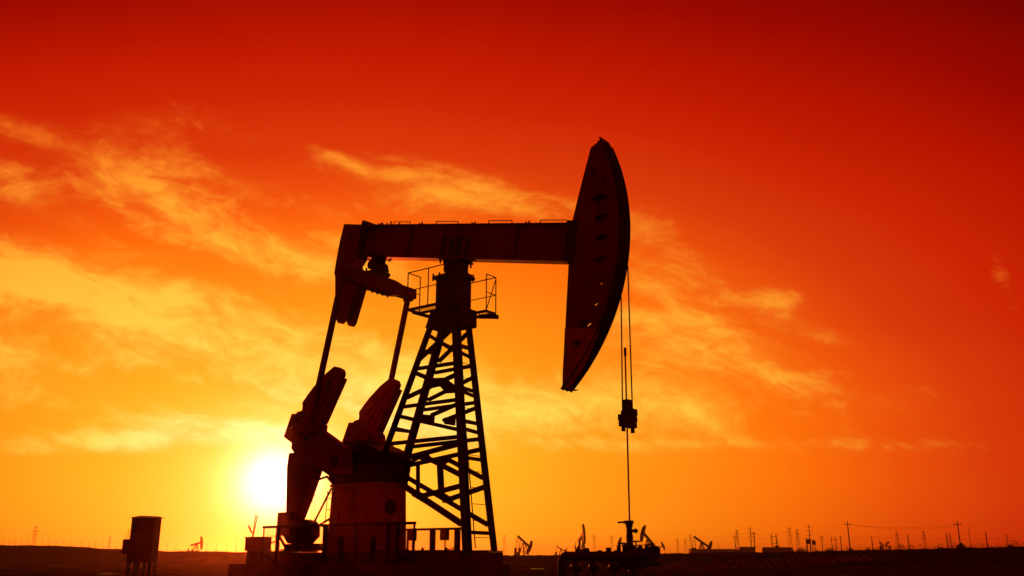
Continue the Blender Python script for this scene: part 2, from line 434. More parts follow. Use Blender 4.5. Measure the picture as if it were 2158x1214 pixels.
U2 = lambda zx, zy: (780+zx/3.867, 900+zy/3.867)
mem = []
def up(side, x0, y0, x1, y1, w=.10): mem.append((side, U1(x0, y0), U1(x1, y1), w))
def dn(side, x0, y0, x1, y1, w=.10): mem.append((side, U2(x0, y0), U2(x1, y1), w))
up(-1, 530, 285, 785, 440); up(-1, 445, 515, 750, 232); up(1, 625, 530, 900, 262); up(1, 650, 355, 915, 490)
up(-1, 425, 595, 775, 543); up(1, 585, 632, 935, 568)
up(-1, 410, 635, 790, 795); up(-1, 330, 860, 780, 650, .11); up(1, 530, 880, 940, 675); up(1, 560, 685, 950, 845)
up(-1, 300, 943, 785, 878); up(1, 490, 970, 965, 903)
up(-1, 270, 1030, 800, 1150, .11); up(1, 670, 1068, 975, 950); up(-1, 560, 1020, 790, 920)
up('x', 235, 1140, 365, 1168); 
dn(-1, 165, 136, 720, 80, .11); dn(1, 345, 160, 895, 98, .11)
dn(-1, 300, 250, 725, 138, .13); dn(1, 290, 318, 905, 182, .12); dn(1, 635, 265, 925, 418, .12); dn(-1, 465, 250, 740, 392, .13)
dn(1, 275, 395, 965, 800, .12); dn(-1, 255, 465, 755, 795, .15)
dn(-1, 425, 562, 745, 478, .13); dn(1, 600, 605, 940, 486, .13); dn(1, 815, 858, 975, 866, .11)
dn(-1, 390, 300, 390, 560, .085); dn(1, 568, 285, 582, 570, .14)
for side, a, bq, w in mem:
    if side == 'x': p, q1 = PF(*a, -1), PF(*bq, 1)
    else: p, q1 = PF(*a, side), PF(*bq, side)
    MB().ibeam(p, q1, w*.9, w, .02, (0, 1, 0)).build('brace', 'tower', tower)
# struts tying the near and far frames together
for a, bq in ((U1(490, 430), U1(575, 455)), (U1(410, 628), U1(510, 668)), (U1(275, 1028), U1(395, 1055)), (U1(210, 1150), U1(360, 1168)), (U2(205, 15), U2(330, 38))):
    MB().beam(PF(*a, -1), PF(*bq, 1), .07, .09).build('strut', 'tower', tower)
for a, bq in ((U1(790, 372), U1(910, 408)), (U1(800, 755), U1(945, 800)), (U1(840, 1065), U1(985, 1098)), (U1(850, 1140), U1(985, 1178)), (U2(750, 245), U2(905, 268))):
    MB().beam(PF(*a, -1), PF(*bq, 1), .07, .09).build('strut', 'tower', tower)
# gusset plates
for side, pts in ((-1, [U1(570, 680), U1(680, 675), U1(770, 740), U1(770, 815), U1(700, 820), U1(640, 755), U1(540, 775), U1(530, 720)]),
                  (-1, [U1(480, 1010), U1(590, 1020), U1(580, 1110), U1(470, 1090)]), (-1, [U1(675, 1045), U1(780, 1015), U1(775, 1115), U1(680, 1100)]),
                  (-1, [U2(345, 235), U2(465, 200), U2(500, 260), U2(470, 285), U2(400, 265), U2(340, 290)]),
                  (1, [U2(520, 255), U2(640, 250), U2(645, 285), U2(600, 310), U2(540, 310)]),
                  (-1, [U2(355, 505), U2(410, 530), U2(470, 560), U2(445, 622), U2(340, 560)]), (1, [U2(545, 530), U2(600, 535), U2(690, 590), U2(665, 615), U2(580, 590)]),
                  (-1, [U1(745, 370), U1(790, 380), U1(800, 460), U1(750, 440)])):
    ps = [PF(x, y, side) for x, y in pts]; n_ = len(ps)
    q = MB(); q.add([p+Vector((0, -.02, 0)) for p in ps]+[p+Vector((0, .02, 0)) for p in ps],
                    [tuple(range(n_)), tuple(range(2*n_-1, n_-1, -1))]+[(i, n_+i, n_+(i+1) % n_, (i+1) % n_) for i in range(n_)])
    q.build('gusset_plate', 'tower', tower)
# head box of the tower
hb = MB()
hb.box(.36, 1.08, -.36, .36, 6.62, 7.54); hb.box(.26, 1.18, -.42, .42, 7.54, 7.63)
hb.add([(x, y, z) for z, e in ((6.12, 0.0), (6.62, .0)) for x, y in ((.06 if z < 6.3 else .26, -.44), (1.24, -.44), (1.24, .44), (.06 if z < 6.3 else .26, .44))],
       [(3, 2, 1, 0), (4, 5, 6, 7), (0, 1, 5, 4), (1, 2, 6, 5), (2, 3, 7, 6), (3, 0, 4, 7)])
for k in range(4): hb.box(.44+k*.18, .47+k*.18, -.39, -.36, 6.64, 7.52)
hb.build('head_box', 'tower', tower, .008)
for x in (.24, .5, .95, 1.22):
    for y in (-.41, .41): MB().tube((x*.88+.06, y*.92, 7.50), (x*.88+.06, y*.92, 7.71), .028, 6).build('bolt', 'dark', tower)
q = MB()
MB().box(1.55, 2.10, -.82, -.36, .002, .035).build('base_plate', 'dark', tower); MB().box(1.70, 1.98, .42, .74, .002, .035).build('base_plate', 'dark', tower)
# ---- ladder on the right side of the tower
lad = MB()
la0, la1 = PU(1001, 1155, 1.97), None
ladr = empty('ladder', (0, 0, 0), 0, tower)
def onR(px, py):
    u = 1.7
    for _ in range(6): q = PU(px, py, u); u = 2.04+(1.22-2.04)*q[2]/ZT
    return Vector(PU(px, py, u))
r_a = [onR(986, 957), onR(1002, 1156)]; r_b = [onR(1012, 957), onR(1030, 1118)]
e_ = (r_a[0]-r_a[1]).normalized(); r_top = r_a[0]+e_*((6.5-r_a[0].z)/e_.z)
f_ = (r_b[0]-r_b[1]).normalized(); s_top = r_b[0]+f_*((6.5-r_b[0].z)/f_.z)
lad.tube(r_a[1], r_top, .016, 6); lad.tube(r_b[1], s_top, .016, 6)
zz = .35
while zz < 6.4:
    a = r_a[1]+e_*((zz-r_a[1].z)/e_.z); bb_ = r_b[1]+f_*((zz-r_b[1].z)/f_.z)
    lad.tube(a, bb_, .010, 6); zz += .42
bpy.data.objects.remove(ladr)
lad.build('ladder', 'dark', tower)
# ---- service platforms either side of the head box
ZPL = 6.6
plat = empty('service_platform', (0, 0, 0), 0, pump)
def deck(u0, u1, v0, v1):
    q = MB(); t = .07
    q.box(u0, u1, v0, v0+t, ZPL-.05, ZPL+.01); q.box(u0, u1, v1-t, v1, ZPL-.05, ZPL+.01)
    q.box(u0, u0+t, v0+t, v1-t, ZPL-.05, ZPL+.01); q.box(u1-t, u1, v0+t, v1-t, ZPL-.05, ZPL+.01)
    q.build('deck_frame', 'tower', plat)
    g = MB(); x = u0+t
    while x < u1-t: g.box(x, x+.012, v0+t, v1-t, ZPL-.008, ZPL+.004); x += .11
    y = v0+t
    while y < v1-t: g.box(u0+t, u1-t, y, y+.010, ZPL-.006, ZPL+.001); y += .13
    g.build('grating', 'tower', plat)
deck(-.17, 1.58, -.98, -.44); deck(.28, 1.58, .42, .90)
MB().beam((1.3, .45, ZPL-.15), (1.68, .88, ZPL-.13), .05, .12).build('bracket', 'tower', plat)
MB().beam((.0, -.92, ZPL-.10), (.3, -.3, ZPL-.2), .05, .09).build('bracket', 'tower', plat)
RH = 1.07; r = .016
def railing(pts, mids=True):
    q = MB()
    for p in pts: q.tube((p[0], p[1], ZPL), (p[0], p[1], ZPL+RH), r, 6)
    for a, b2 in zip(pts, pts[1:]):
        q.tube((a[0], a[1], ZPL+RH), (b2[0], b2[1], ZPL+RH), r, 6)
        if mids: q.tube((a[0], a[1], ZPL+RH*.5), (b2[0], b2[1], ZPL+RH*.5), r*.8, 6)
    return q
railing([(-.16, -.46), (-.16, -.97), (.62, -.97), (1.25, -.97)]).build('railing', 'tower', plat)
q = railing([(.62, .89), (1.57, .89), (1.57, .45)]); q.tube((1.57, .89, ZPL+RH-.05), (1.57, .45, ZPL), r*.9, 6)
q.build('railing', 'tower', plat)

# ---- equalizer, its bearing and the two pitman arms
EQ = (-2.42, 7.99)
eq = MB()
pr = [(-1.52, .155), (-1.2, .16), (-.75, .22), (-.4, .24), (.45, .24), (.7, .23), (1.0, .165), (1.63, .155)]
for (v0, h0), (v1, h1) in zip(pr, pr[1:]):
    z = EQ[1]; u = EQ[0]; w = .17
    vs = [(u+i*w, v, z+j*h) for v, h in ((v0, h0), (v1, h1)) for i, j in ((-1, -1), (1, -1), (1, 1), (-1, 1))]
    eq.add(vs, [(3, 2, 1, 0), (4, 5, 6, 7), (0, 1, 5, 4), (1, 2, 6, 5), (2, 3, 7, 6), (3, 0, 4, 7)])
eqo = eq.build('equalizer', 'red', pump, .008)
q = MB(); q.box(EQ[0]-.20, EQ[0]+.24, -.34, .34, EQ[1]+.26, EQ[1]+.36)
q.tube((EQ[0]+.02, -.3, EQ[1]+.55), (EQ[0]+.02, .3, EQ[1]+.55), .16, 18)
q.box(EQ[0]-.11, EQ[0]+.17, -.18, .18, EQ[1]+.3, EQ[1]+.85)
q.prism([(EQ[0]-.34, EQ[1]+.86), (EQ[0]+.38, EQ[1]+.74), (EQ[0]+.40, EQ[1]+.86), (EQ[0]-.32, EQ[1]+1.0)], -.26, .26)
for i in (-1, 1):
    for j in (-1, 1):
        q.tube((EQ[0]+i*.2, j*.27, EQ[1]+.2), (EQ[0]+i*.2, j*.27, EQ[1]+.48), .03, 6)
        q.tube((EQ[0]+i*.30, j*.22, EQ[1]+.72), (EQ[0]+i*.30, j*.22, EQ[1]+.92), .03, 6)
q.build('tail_bearing', 'dark', pump, .006)
for v in (-.28, -.06, .16, .38):
    MB().tube((EQ[0]+.1, v, EQ[1]-.38), (EQ[0]+.1, v, EQ[1]-.22), .022, 6, .032).build('bolt', 'dark', eqo)
PB = (-3.47, 3.42)
for sg in (-1, 1):
    v = sg*1.42
    q = MB(); q.ibeam((PB[0], v, PB[1]), (EQ[0]+.02, v, EQ[1]-.02), .12, .15, .03, (0, 1, 0))
    q.tube((PB[0], v-.1, PB[1]), (PB[0], v+.1, PB[1]), .19, 16); q.tube((EQ[0], v-.1, EQ[1]-.1), (EQ[0], v+.1, EQ[1]-.1), .12, 14)
    q.box(EQ[0]-.14, EQ[0]+.14, v-.09, v+.09, EQ[1]-.25, EQ[1]-.17)
    q.build('pitman_arm', 'red', pump, .004)

# ---- cranks with counterweights
Z8 = lambda x, y: (580+x/3.793, 740+y/3.793)
CV = -1.28
wpts = [P2(*Z8(x, y), CV) for x, y in [(465, 120), (480, 123), (512, 140), (522, 172), (393, 528), (362, 545), (300, 520), (205, 476), (212, 452), (211, 410), (255, 345), (300, 285), (390, 185)]]
apts = [P2(*Z8(x, y), CV) for x, y in [(362, 546), (358, 578), (372, 592), (364, 632), (560, 775), (575, 985), (440, 980), (360, 940), (300, 915), (240, 900), (138, 800), (125, 775), (130, 735), (65, 685), (130, 500), (165, 500), (175, 485), (205, 476), (300, 515)]]
ax0, ax1 = Vector(P2(*Z8(300, 520), CV)), Vector(P2(*Z8(500, 150), CV))
wd = (ax1-ax0).normalized(); wn = Vector((wd.y, -wd.x))
GS = P2(704, 972, CV)
for sg in (-1, 1):
    v0, v1 = sorted((sg*1.28, sg*1.03)); out = sg*1.28; ofs = sg*.05
    cr = MB(); cr.prism(apts, v0, v1)
    c1 = cr.build('crank', 'red', pump, .015)
    q = MB(); q.prism(wpts, v0+.02, v1-.02)
    cw = q.build('counterweight', 'weight', c1, .012)
    for k, (o0, l0, l1) in enumerate(((-.40, .1, .75), (-.14, .0, 1.35), (.12, .0, 1.5), (.36, .0, 1.45))):
        a = ax0+wn*o0+wd*l0; e = ax0+wn*(o0*.55)+wd*l1
        for oo in (1.29*sg, 1.02*sg):
            q = MB(); q.beam((a.x, oo, a.y), (e.x, oo, e.y), .09, .07, (0, 1, 0)); q.build('rib', 'weight', c1)
    for x, y in ((130, 600), (200, 650), (170, 545), (250, 700), (300, 620), (430, 260)):
        u, z = P2(*Z8(x, y), CV); MB().tube((u, sg*.99, z), (u, sg*1.34, z), .05, 8).build('bolt', 'dark', c1)
    MB().tube((GS[0], sg*.5, GS[1]), (GS[0], sg*1.3, GS[1]), .17, 18).build('crank_shaft', 'dark', pump)

# ---- gear reducer on its pedestal
g = MB()
g.prism([(-3.85, 2.42), (-3.3, 2.15), (-3.15, ZP+.02), (-1.40, ZP+.02), (-1.30, 2.3), (-1.35, 2.75), (-1.8, 2.95), (-2.6, 3.1), (-3.4, 3.0), (-3.9, 2.8)], -.75, .6)
g.prism([(-3.95, 2.50), (-1.25, 2.50), (-1.25, 2.58), (-3.95, 2.58)], -.83, .68)
g.tube((GS[0], -.95, GS[1]), (GS[0], .95, GS[1]), .34, 22); g.tube((-3.55, -.95, 2.6), (-3.55, .9, 2.6), .18, 18)
g.box(-2.8, -2.3, -.3, .3, 3.0, 3.15)
gr = g.build('gear_reducer', 'dark', pump, .012)
for i in range(8): MB().tube((-3.85+i*.34, -.79, 2.45), (-3.85+i*.34, -.79, 2.63), .03, 6).build('bolt', 'dark', gr)
# brake linkage seen against the glow
q = MB(); q.path([(-3.95, -.75, 2.45), (-3.95, -.75, 2.2), (-3.7, -.75, 2.05), (-3.35, -.75, 2.12), (-3.15, -.75, 1.95)], .035, 8)
q.torus((-3.78, -.75, 2.38), (0, 1, 0), .13, .03, 14, 6); q.build('brake_linkage', 'dark', pump)
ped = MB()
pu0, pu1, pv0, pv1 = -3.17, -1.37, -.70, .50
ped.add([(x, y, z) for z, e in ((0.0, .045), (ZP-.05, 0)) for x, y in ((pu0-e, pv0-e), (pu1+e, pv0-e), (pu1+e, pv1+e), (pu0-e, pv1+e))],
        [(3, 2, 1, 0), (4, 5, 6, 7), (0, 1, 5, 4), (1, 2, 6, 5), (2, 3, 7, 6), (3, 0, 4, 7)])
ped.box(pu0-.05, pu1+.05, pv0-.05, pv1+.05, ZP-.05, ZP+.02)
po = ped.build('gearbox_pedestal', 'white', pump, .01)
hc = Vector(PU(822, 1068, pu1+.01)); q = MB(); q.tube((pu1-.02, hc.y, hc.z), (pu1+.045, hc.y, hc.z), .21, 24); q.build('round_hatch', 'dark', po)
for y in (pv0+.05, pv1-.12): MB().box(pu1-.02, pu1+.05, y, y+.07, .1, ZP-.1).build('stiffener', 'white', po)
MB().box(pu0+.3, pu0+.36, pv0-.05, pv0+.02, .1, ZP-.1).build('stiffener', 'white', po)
# little access ladder and raking struts at the pedestal's left
q = MB(); lx0, lx1 = P(684, 1100, -.3), P(697, 1100, -.3)
q.tube((lx0[0], -.3, 0), (lx0[0]+.06, -.3, 1.75), .012, 6)
q.torus((lx0[0]+.15, -.3, 1.75), (0, 1, 0), .1, .012, 8, 6, math.pi/2*0, math.pi)
for k in range(5): q.tube((lx0[0]+.01+.012*k, -.3, .25+.32*k), (pu0+.02, -.3, .25+.32*k), .010, 6)
q.build('side_ladder', 'dark', pump)
q = MB()
q.beam(P(699, 1028, -.5), P(655, 1115, -.9), .06, .06); q.beam(P(700, 1090, -.5), P(655, 1118, -.9), .06, .06)
q.build('raking_strut', 'dark', pump)

# ---- belt guard and motor
GV = -.85
q = MB(); q.prism([P2(x, y, GV) for x, y in [(608, 955), (640, 950), (668, 980), (657, 1012), (643, 1053), (625, 1098), (602, 1098), (603, 1040), (604, 985)]], GV, GV+.3)
bg_ = q.build('belt_guard', 'red', pump, .02)
q = MB(); q.prism([P2(x, y, GV-.02) for x, y in [(604, 1043), (613, 1042), (642, 1053), (624, 1100), (603, 1100)]], GV-.03, GV-.005); q.build('guard_door', 'red', bg_, .003)
mo = empty('drive_motor', (0, 0, 0), 0, pump)
q = MB(); ma = P(620, 1118, -1.2); mb_ = P(645, 1118, -.6)
mu, mz = ma[0], ma[2]
q.prism([P2(x, y, -1.0) for x, y in [(600, 1098), (634, 1094), (648, 1098), (654, 1106), (654, 1130), (640, 1146), (605, 1146), (596, 1130)]], -1.0, -.62)
q.build('housing', 'dark', mo, .03)
q = MB(); u0_, z1_ = P2(585, 1080, -1.05); u1_, z0_ = P2(608, 1129, -1.05); q.box(u0_, u1_, -1.05, -.75, z0_, z1_); q.build('terminal_box', 'grey', mo, .01)
q = MB()
for x, y in ((588, 1130), (640, 1130)):
    u, z = P2(x, y, -.95); q.beam((u, -.95, z), (u+.35, -.95, .12), .05, .06)
for k in range(5):
    u = P2(604+k*14, 1150, -.9)[0]; q.box(u, u+.08, -1.0, -.62, 0.04, .24)
u0_ = P2(590, 1150, -.9)[0]; q.box(u0_, u0_+.8, -1.02, -.60, .05, .09)
q.box(u0_-.05, u0_+1.35, -1.0, -.6, .005, .04)
q.beam((u0_+.7, -.8, .42), (u0_+1.35, -.8, .03), .08, .05)
q.build('slide_rails', 'dark', mo)
q = MB(); q.path([P(660, 990, -.7), P(659, 1050, -.7), P(656, 1110, -.7)], .006, 5); q.path([P(665, 985, -.7), P(663, 1050, -.7), P(661, 1110, -.7)], .006, 5)
q.build('cable', 'cable', pump)

# ---- bridle ropes, carrier bar and polished rod
rx = 6.42
br_top = [P(1309, 632, -.19), P(1323, 560, .19)]
for sg in (-1, 1):
    t = math.radians(-7 if sg < 0 else -6)
    z_t = 7.0
    x_t = PV[0]+5.66
    bot = P(1312 if sg < 0 else 1333, 872, sg*.19)
    q = MB(); tp_ = P(1309, 625, -.19) if sg < 0 else P(1323, 560, .19)
    q.path([tp_, (bot[0]*.5+tp_[0]*.5, sg*.19, (bot[2]+tp_[2])/2), bot], .017, 8)
    q.build('bridle_rope', 'cable', pump)
cc = P(1323, 887, 0)
cb = MB(); cx0, cz0 = cc[0], cc[2]
hi, lo_ = P(1323, 882, 0)[2], P(1323, 893, 0)[2]
cb.box(cx0-.10, cx0+.10, -.30, .30, hi-.075, hi+.075); cb.box(cx0-.09, cx0+.09, -.29, .29, lo_-.085, lo_+.04)
for y in (-.22, .22):
    cb.tube((cx0, y, lo_-.20), (cx0, y, hi+.16), .05, 10)
for y in (-.09, .0, .09): cb.box(cx0-.05, cx0+.05, y-.02, y+.02, lo_, hi)
car = cb.build('carrier_bar', 'dark', pump, .008)
q = MB(); q.box(cx0-.08, cx0+.08, -.09, .09, hi+.08, hi+.45); q.box(cx0-.1, cx0+.12, -.02, .28, hi+.08, hi+.24); q.tube((cx0, -.15, hi+.4), (cx0, .2, hi+.4), .02, 6)
q.build('rod_clamp', 'dark', car, .006)
rod = empty('polished_rod', O, -PSI)
tag(rod, 'thin shiny steel rod hanging from the carrier bar down into the wellhead', 'rod')
q = MB(); q.tube(P(1317.5, 748, 0), P(1327, 1105, 0), .021, 10); q.build('shaft', 'rod', rod)
q = MB(); q.tube(P(1317.2, 733, 0), P(1317.6, 750, 0), .034, 10); q.build('rod_coupling', 'dark', rod)

# ------------------------------------------------------------------ concrete pad
pad = empty('concrete_foundation', O, -PSI)
tag(pad, 'stepped pale concrete foundation slab under the large pump jack', 'foundation')
MB().box(-4.75, P(1061, 1163, .95)[0], -1.35, .95, -.30, 0).build('upper_step', 'conc', pad, .02)
q = MB(); q.box(-5.75, P(1076, 1188, 1.0)[0], -2.15, 1.0, GZ-.3, -.302); q.build('lower_slab', 'conc', pad, .03)
for u in (-1.1, -.2, .7, 1.5): MB().tube((u, -1.0, 0), (u, -1.0, .11), .035, 6).build('anchor_bolt', 'dark', pad)
MB().box(-1.2, 1.5, -.78, -.62, .003, .05).build('base_skid', 'dark', pad); MB().box(-1.2, 1.55, .62, .78, .003, .05).build('base_skid', 'dark', pad)
# equipment left of pad: small box on a plinth
q = empty('junction_box', O, -PSI); tag(q, 'small square metal box on a concrete plinth beside the motor, left end of the pad', 'junction box')
u0, z1 = P2(517, 1133, -1.9); u1, z0 = P2(553, 1161, -1.9)
MB().box(u0, u1, -1.9, -1.6, z0, z1).build('box_body', 'red', q, .008)
MB().box(u0-.02, u1+.02, -1.93, -1.57, z1, z1+.02).build('lid', 'red', q)
MB().box(u0+.08, u1+.75, -1.88, -1.5, -.30, z0).build('plinth', 'conc', q, .01)

# ------------------------------------------------------------------ guard rails with wire mesh
def rail(name, label, u0, u1, v, ztop, posts, base, boxes=(), mesh=True, thick=.05):
    r0 = empty(name, O, -PSI); tag(r0, label, 'railing', 'guard rails around the pump jack')
    MB().box(u0-.03, u1+.03, v-.035, v+.035, ztop-.07, ztop).build('top_rail', 'dark', r0)
    MB().box(u0, u1, v-.015, v+.015, ztop-.76, ztop-.73).build('lower_rail', 'dark', r0)
    for p, w in posts: MB().box(p-w/2, p+w/2, v-w/2, v+w/2, base, ztop-.07).build('post', 'dark', r0)
    if mesh:
        q = MB(); h = .64; zb = ztop-.72; s = .075
        x = u0-h
        while x < u1:
            a, bq = max(x, u0), min(x+h, u1)
            if bq > a+.01:
                q.beam((a, v, zb+(a-x)), (bq, v, zb+(bq-x)), .006, .006); q.beam((a, v, zb+h-(a-x)), (bq, v, zb+h-(bq-x)), .006, .006)
            x += s
        q.build('wire_mesh', 'dark', r0)
    for bx, wz in boxes:
        MB().box(bx-.12, bx+.12, v-.2, v-.05, ztop-.36, ztop-.04).build('switch_box', 'grey', r0, .008)
        MB().tube((bx, v-.1, base), (bx, v-.1, ztop-.3), .02, 6).build('conduit', 'dark', r0)
    return r0
pu = lambda px, v: P(px, 1120, v)[0]
rail('guard_rail', 'long near guard rail with wire mesh in front of the pedestal and motor', pu(556, -1.9), pu(873, -1.9), -1.9, .72,
     [(pu(x, -1.9), w) for x, w in ((556, .03), (586, .08), (626, .04), (686, .10), (750, .04), (819, .07), (838, .06), (873, .04))], -.302)
rail("guard_rail", "far guard rail with two hanging switch boxes between pedestal and tower", pu(845, 1.9), pu(983, 1.9), 1.9, .70,
     [(pu(x, 1.9), w) for x, w in ((860, .05), (912, .13), (964, .13), (983, .05))], GZ-.1, [(pu(875, 1.9), 0), (pu(943, 1.9), 0)])
# stub posts in front of the pad
for px, y0, w, lb in ((719, 1133, .12, 'left of the two short stub posts standing in front of the pale pedestal'), (787, 1133, .11, 'right of the two short stub posts standing in front of the pale pedestal')):
    a = P(px, y0, -2.05); q = MB(); q.box(a[0]-w/2, a[0]+w/2, -2.05-w/2, -2.05+w/2, -.302, a[2])
    q.box(a[0]-w*.6, a[0]+w*.6, -2.05-w*.6, -2.05+w*.6, a[2], a[2]+.03)
    o = q.build('stub_post', 'dark', None, .01); o.location = O; o.rotation_euler = (0, 0, -PSI)
    tag(o, lb, 'post', 'stub posts on the pad')
for (x0, y0, x1, y1), lb in (((552, 1165, 585, 1190), 'slanting step stringer below the motor at the left of the pad'), ((806, 1190, 860, 1162), 'slanting step stringer in front of the pad beneath the tower')):
    q = MB(); q.beam(P(x0, y0, -2.0), P(x1, y1, -2.0), .05, .06); q.beam(P(x0+22, y0, -1.6), P(x1+22, y1, -1.6), .05, .06)
    k = 4
    for i in range(1, k):
        a = Vector(P(x0, y0, -2.0)).lerp(Vector(P(x1, y1, -2.0)), i/k); q.beam(a, a+Vector((0, .38, 0)), .18, .02)
    o = q.build('access_steps', 'dark'); o.location = O; o.rotation_euler = (0, 0, -PSI); tag(o, lb, 'steps', 'access steps on the pad')

# ------------------------------------------------------------------ wellhead and manifold
well = empty('wellhead', O, -PSI); tag(well, 'dark wellhead column with side handles, valves and handwheels under the polished rod', 'wellhead')
wu = P(1327, 1140, 0)[0]
zof = lambda y: P(1327, y, 0)[2]
q = MB(); q.lathe((wu, 0, 0), [(.09, GZ), (.09, zof(1200)), (.20, zof(1199)), (.20, zof(1190)), (.12, zof(1189)), (.12, zof(1172)), (.2, zof(1171)), (.2, zof(1164)), (.10, zof(1160)), (.075, zof(1148)), (.085, zof(1130)),
        (.075, zof(1128)), (.065, zof(1112)), (.085, zof(1110)), (.085, zof(1102)), (.06, zof(1098))], 20)
q.build('casing', 'dark', well)
q = MB(); q.box(wu-.10, wu+.09, -.06, .06, zof(1104), zof(1097)); q.tube((wu-.12, 0, zof(1100)), (wu-.30, 0, zof(1100.5)), .022, 8); q.box(wu-.16, wu-.08, -.04, .04, zof(1102.5), zof(1098.5))
q.build('stuffing_box', 'dark', well, .006)
q = MB(); q.tube((wu, 0, zof(1119)), (wu+.16, 0, zof(1119)), .035, 10); q.lathe((wu+.12, 0, zof(1119)), [(.02, 0), (.05, .02), (.05, .07), (.02, .1)], 12, 'x'); q.build('side_valve', 'dark', well)
q = MB(); q.tube((wu-.32, 0, zof(1145)), (wu, 0, zof(1145)), .018, 8); q.tube((wu-.2, 0, zof(1150)), (wu+.05, 0, zof(1152)), .03, 8); q.build('handle_bar', 'dark', well)
q = MB(); q.lathe((wu, 0, zof(1156)), [(.06, -.22), (.17, -.12), (.17, -.03), (.11, .05), (.07, .12)], 18); q.build('tee_body', 'dark', well)
def valve(m, c, ax='y', r=.12, body=.09):
    c = Vector(c); a = {'x': Vector((1, 0, 0)), 'y': Vector((0, 1, 0)), 'z': Vector((0, 0, 1))}[ax]
    m.lathe(c, [(body*.6, -body*1.3), (body, -body), (body*1.1, 0), (body, body), (body*.6, body*1.3)], 14, ax if ax != 'z' else 'x')
    w = c-a*.22 if ax != 'z' else c+a*.24
    m.tube(c, w, .018, 8); m.torus(w, a, r, .016, 18, 6)
    o1 = a.orthogonal().normalized(); o2 = a.cross(o1)
    for o in (o1, o2): m.tube(w-o*r, w+o*r, .011, 6)
    return m
for dx, y, ax, rr in ((.19, 1164, 'z', .09), (-.24, 1188, 'y', .13), (.34, 1188, 'y', .14), (0.1, 1205, 'y', .12)):
    valve(MB(), (wu+dx, -.05, zof(y)), ax, rr).build('hand_valve', 'dark', well)
q = MB(); q.tube((wu-.4, 0, zof(1188)), (wu+.75, 0, zof(1188)), .05, 12); q.tube((wu, 0, zof(1160)), (wu+.7, 0, zof(1163)), .06, 12)
for x in (.25, .5, .7): q.lathe((wu+x, 0, zof(1162)), [(.06, -.02), (.11, -.02), (.11, .02), (.06, .02)], 14, 'x')
q.build('flow_line', 'dark', well)
man = empty('pipe_manifold', O, -PSI); tag(man, 'thick insulated horizontal pipe with elbow, risers and valves left of the wellhead', 'pipe manifold')
mv = -.5
zt = P(1220, 1172, mv)[2]; ul, ur = P(1189, 1172, mv)[0], P(1385, 1172, mv)[0]
q = MB(); q.tube((ul+.1, mv, zt), (ur, mv, zt), .105, 18)
pts = [(ul+.1-.16*math.sin(t*math.pi/2/5), mv, zt-.16+.16*math.cos(t*math.pi/2/5)) for t in range(6)]
q.path(pts+[(ul-.06, mv, GZ-.1)], .115, 16)
q.build('main_pipe', 'dark', man)
for x in (1264, 1282, 1300): 
    u = P(x, 1172, mv)[0]; MB().lathe((u, mv, zt), [(.1, -.03), (.135, -.025), (.135, .025), (.1, .03)], 18, 'x').build('flange', 'dark', man)
for x in (1213, 1250, 1292):
    u = P(x, 1172, mv)[0]
    q = MB(); q.tube((u, mv, GZ-.1), (u, mv, zt), .05, 12); q.lathe((u, mv, zt-.28), [(.05, -.02), (.1, -.02), (.1, .02), (.05, .02)], 14)
    rsr = q.build('riser', 'dark', man)
    valve(MB(), (u+.02, mv, P(x, 1196, mv)[2]), 'y', .13, .1).build('hand_valve', 'dark', rsr)
q = MB()
valve(q, (P(1236, 1160, mv)[0], mv, zt+.13), 'x', .075, .05); q.tube((P(1232, 1160, mv)[0], mv, zt), (P(1232, 1160, mv)[0], mv, zt+.16), .03, 8); q.build('small_valve', 'dark', man)
q = MB(); u = P(1283, 1160, mv)[0]; q.box(u-.05, u+.04, mv-.05, mv+.05, zt+.08, P(1283, 1154, mv)[2]); q.build('gauge_box', 'dark', man, .005)
for x, y, rr in ((1304, 1158, .05), (1317, 1158, .06), (1349, 1157, .07), (1364, 1156, .06)):
    a = P(x, y, mv); q = MB(); q.lathe((a[0], mv, zt+.08), [(.04, 0), (rr, .02), (rr, .10), (.03, .14)], 14); q.tube((a[0], mv, zt+.1), (a[0], mv, a[2]+.08), .015, 6)
    q.torus((a[0], mv, a[2]+.08), (0, 0, 1), rr, .012, 14, 6); q.build('hand_valve', 'dark', man)
q = MB(); a = P(1381, 1160, mv); q.lathe((a[0], mv, a[2]), [(.05, -.10), (.10, -.05), (.10, .05), (.05, .10)], 20, 'y')
q.torus((a[0], mv-.2, a[2]), (0, 1, 0), .135, .016, 22, 6)
for t in range(5): q.tube((a[0], mv-.2, a[2]), (a[0]+.135*math.cos(t*1.257), mv-.2, a[2]+.135*math.sin(t*1.257)), .014, 6)
q.tube((a[0], mv-.2, a[2]), (a[0], mv, a[2]), .03, 8); q.build('large_handwheel', 'dark', man)

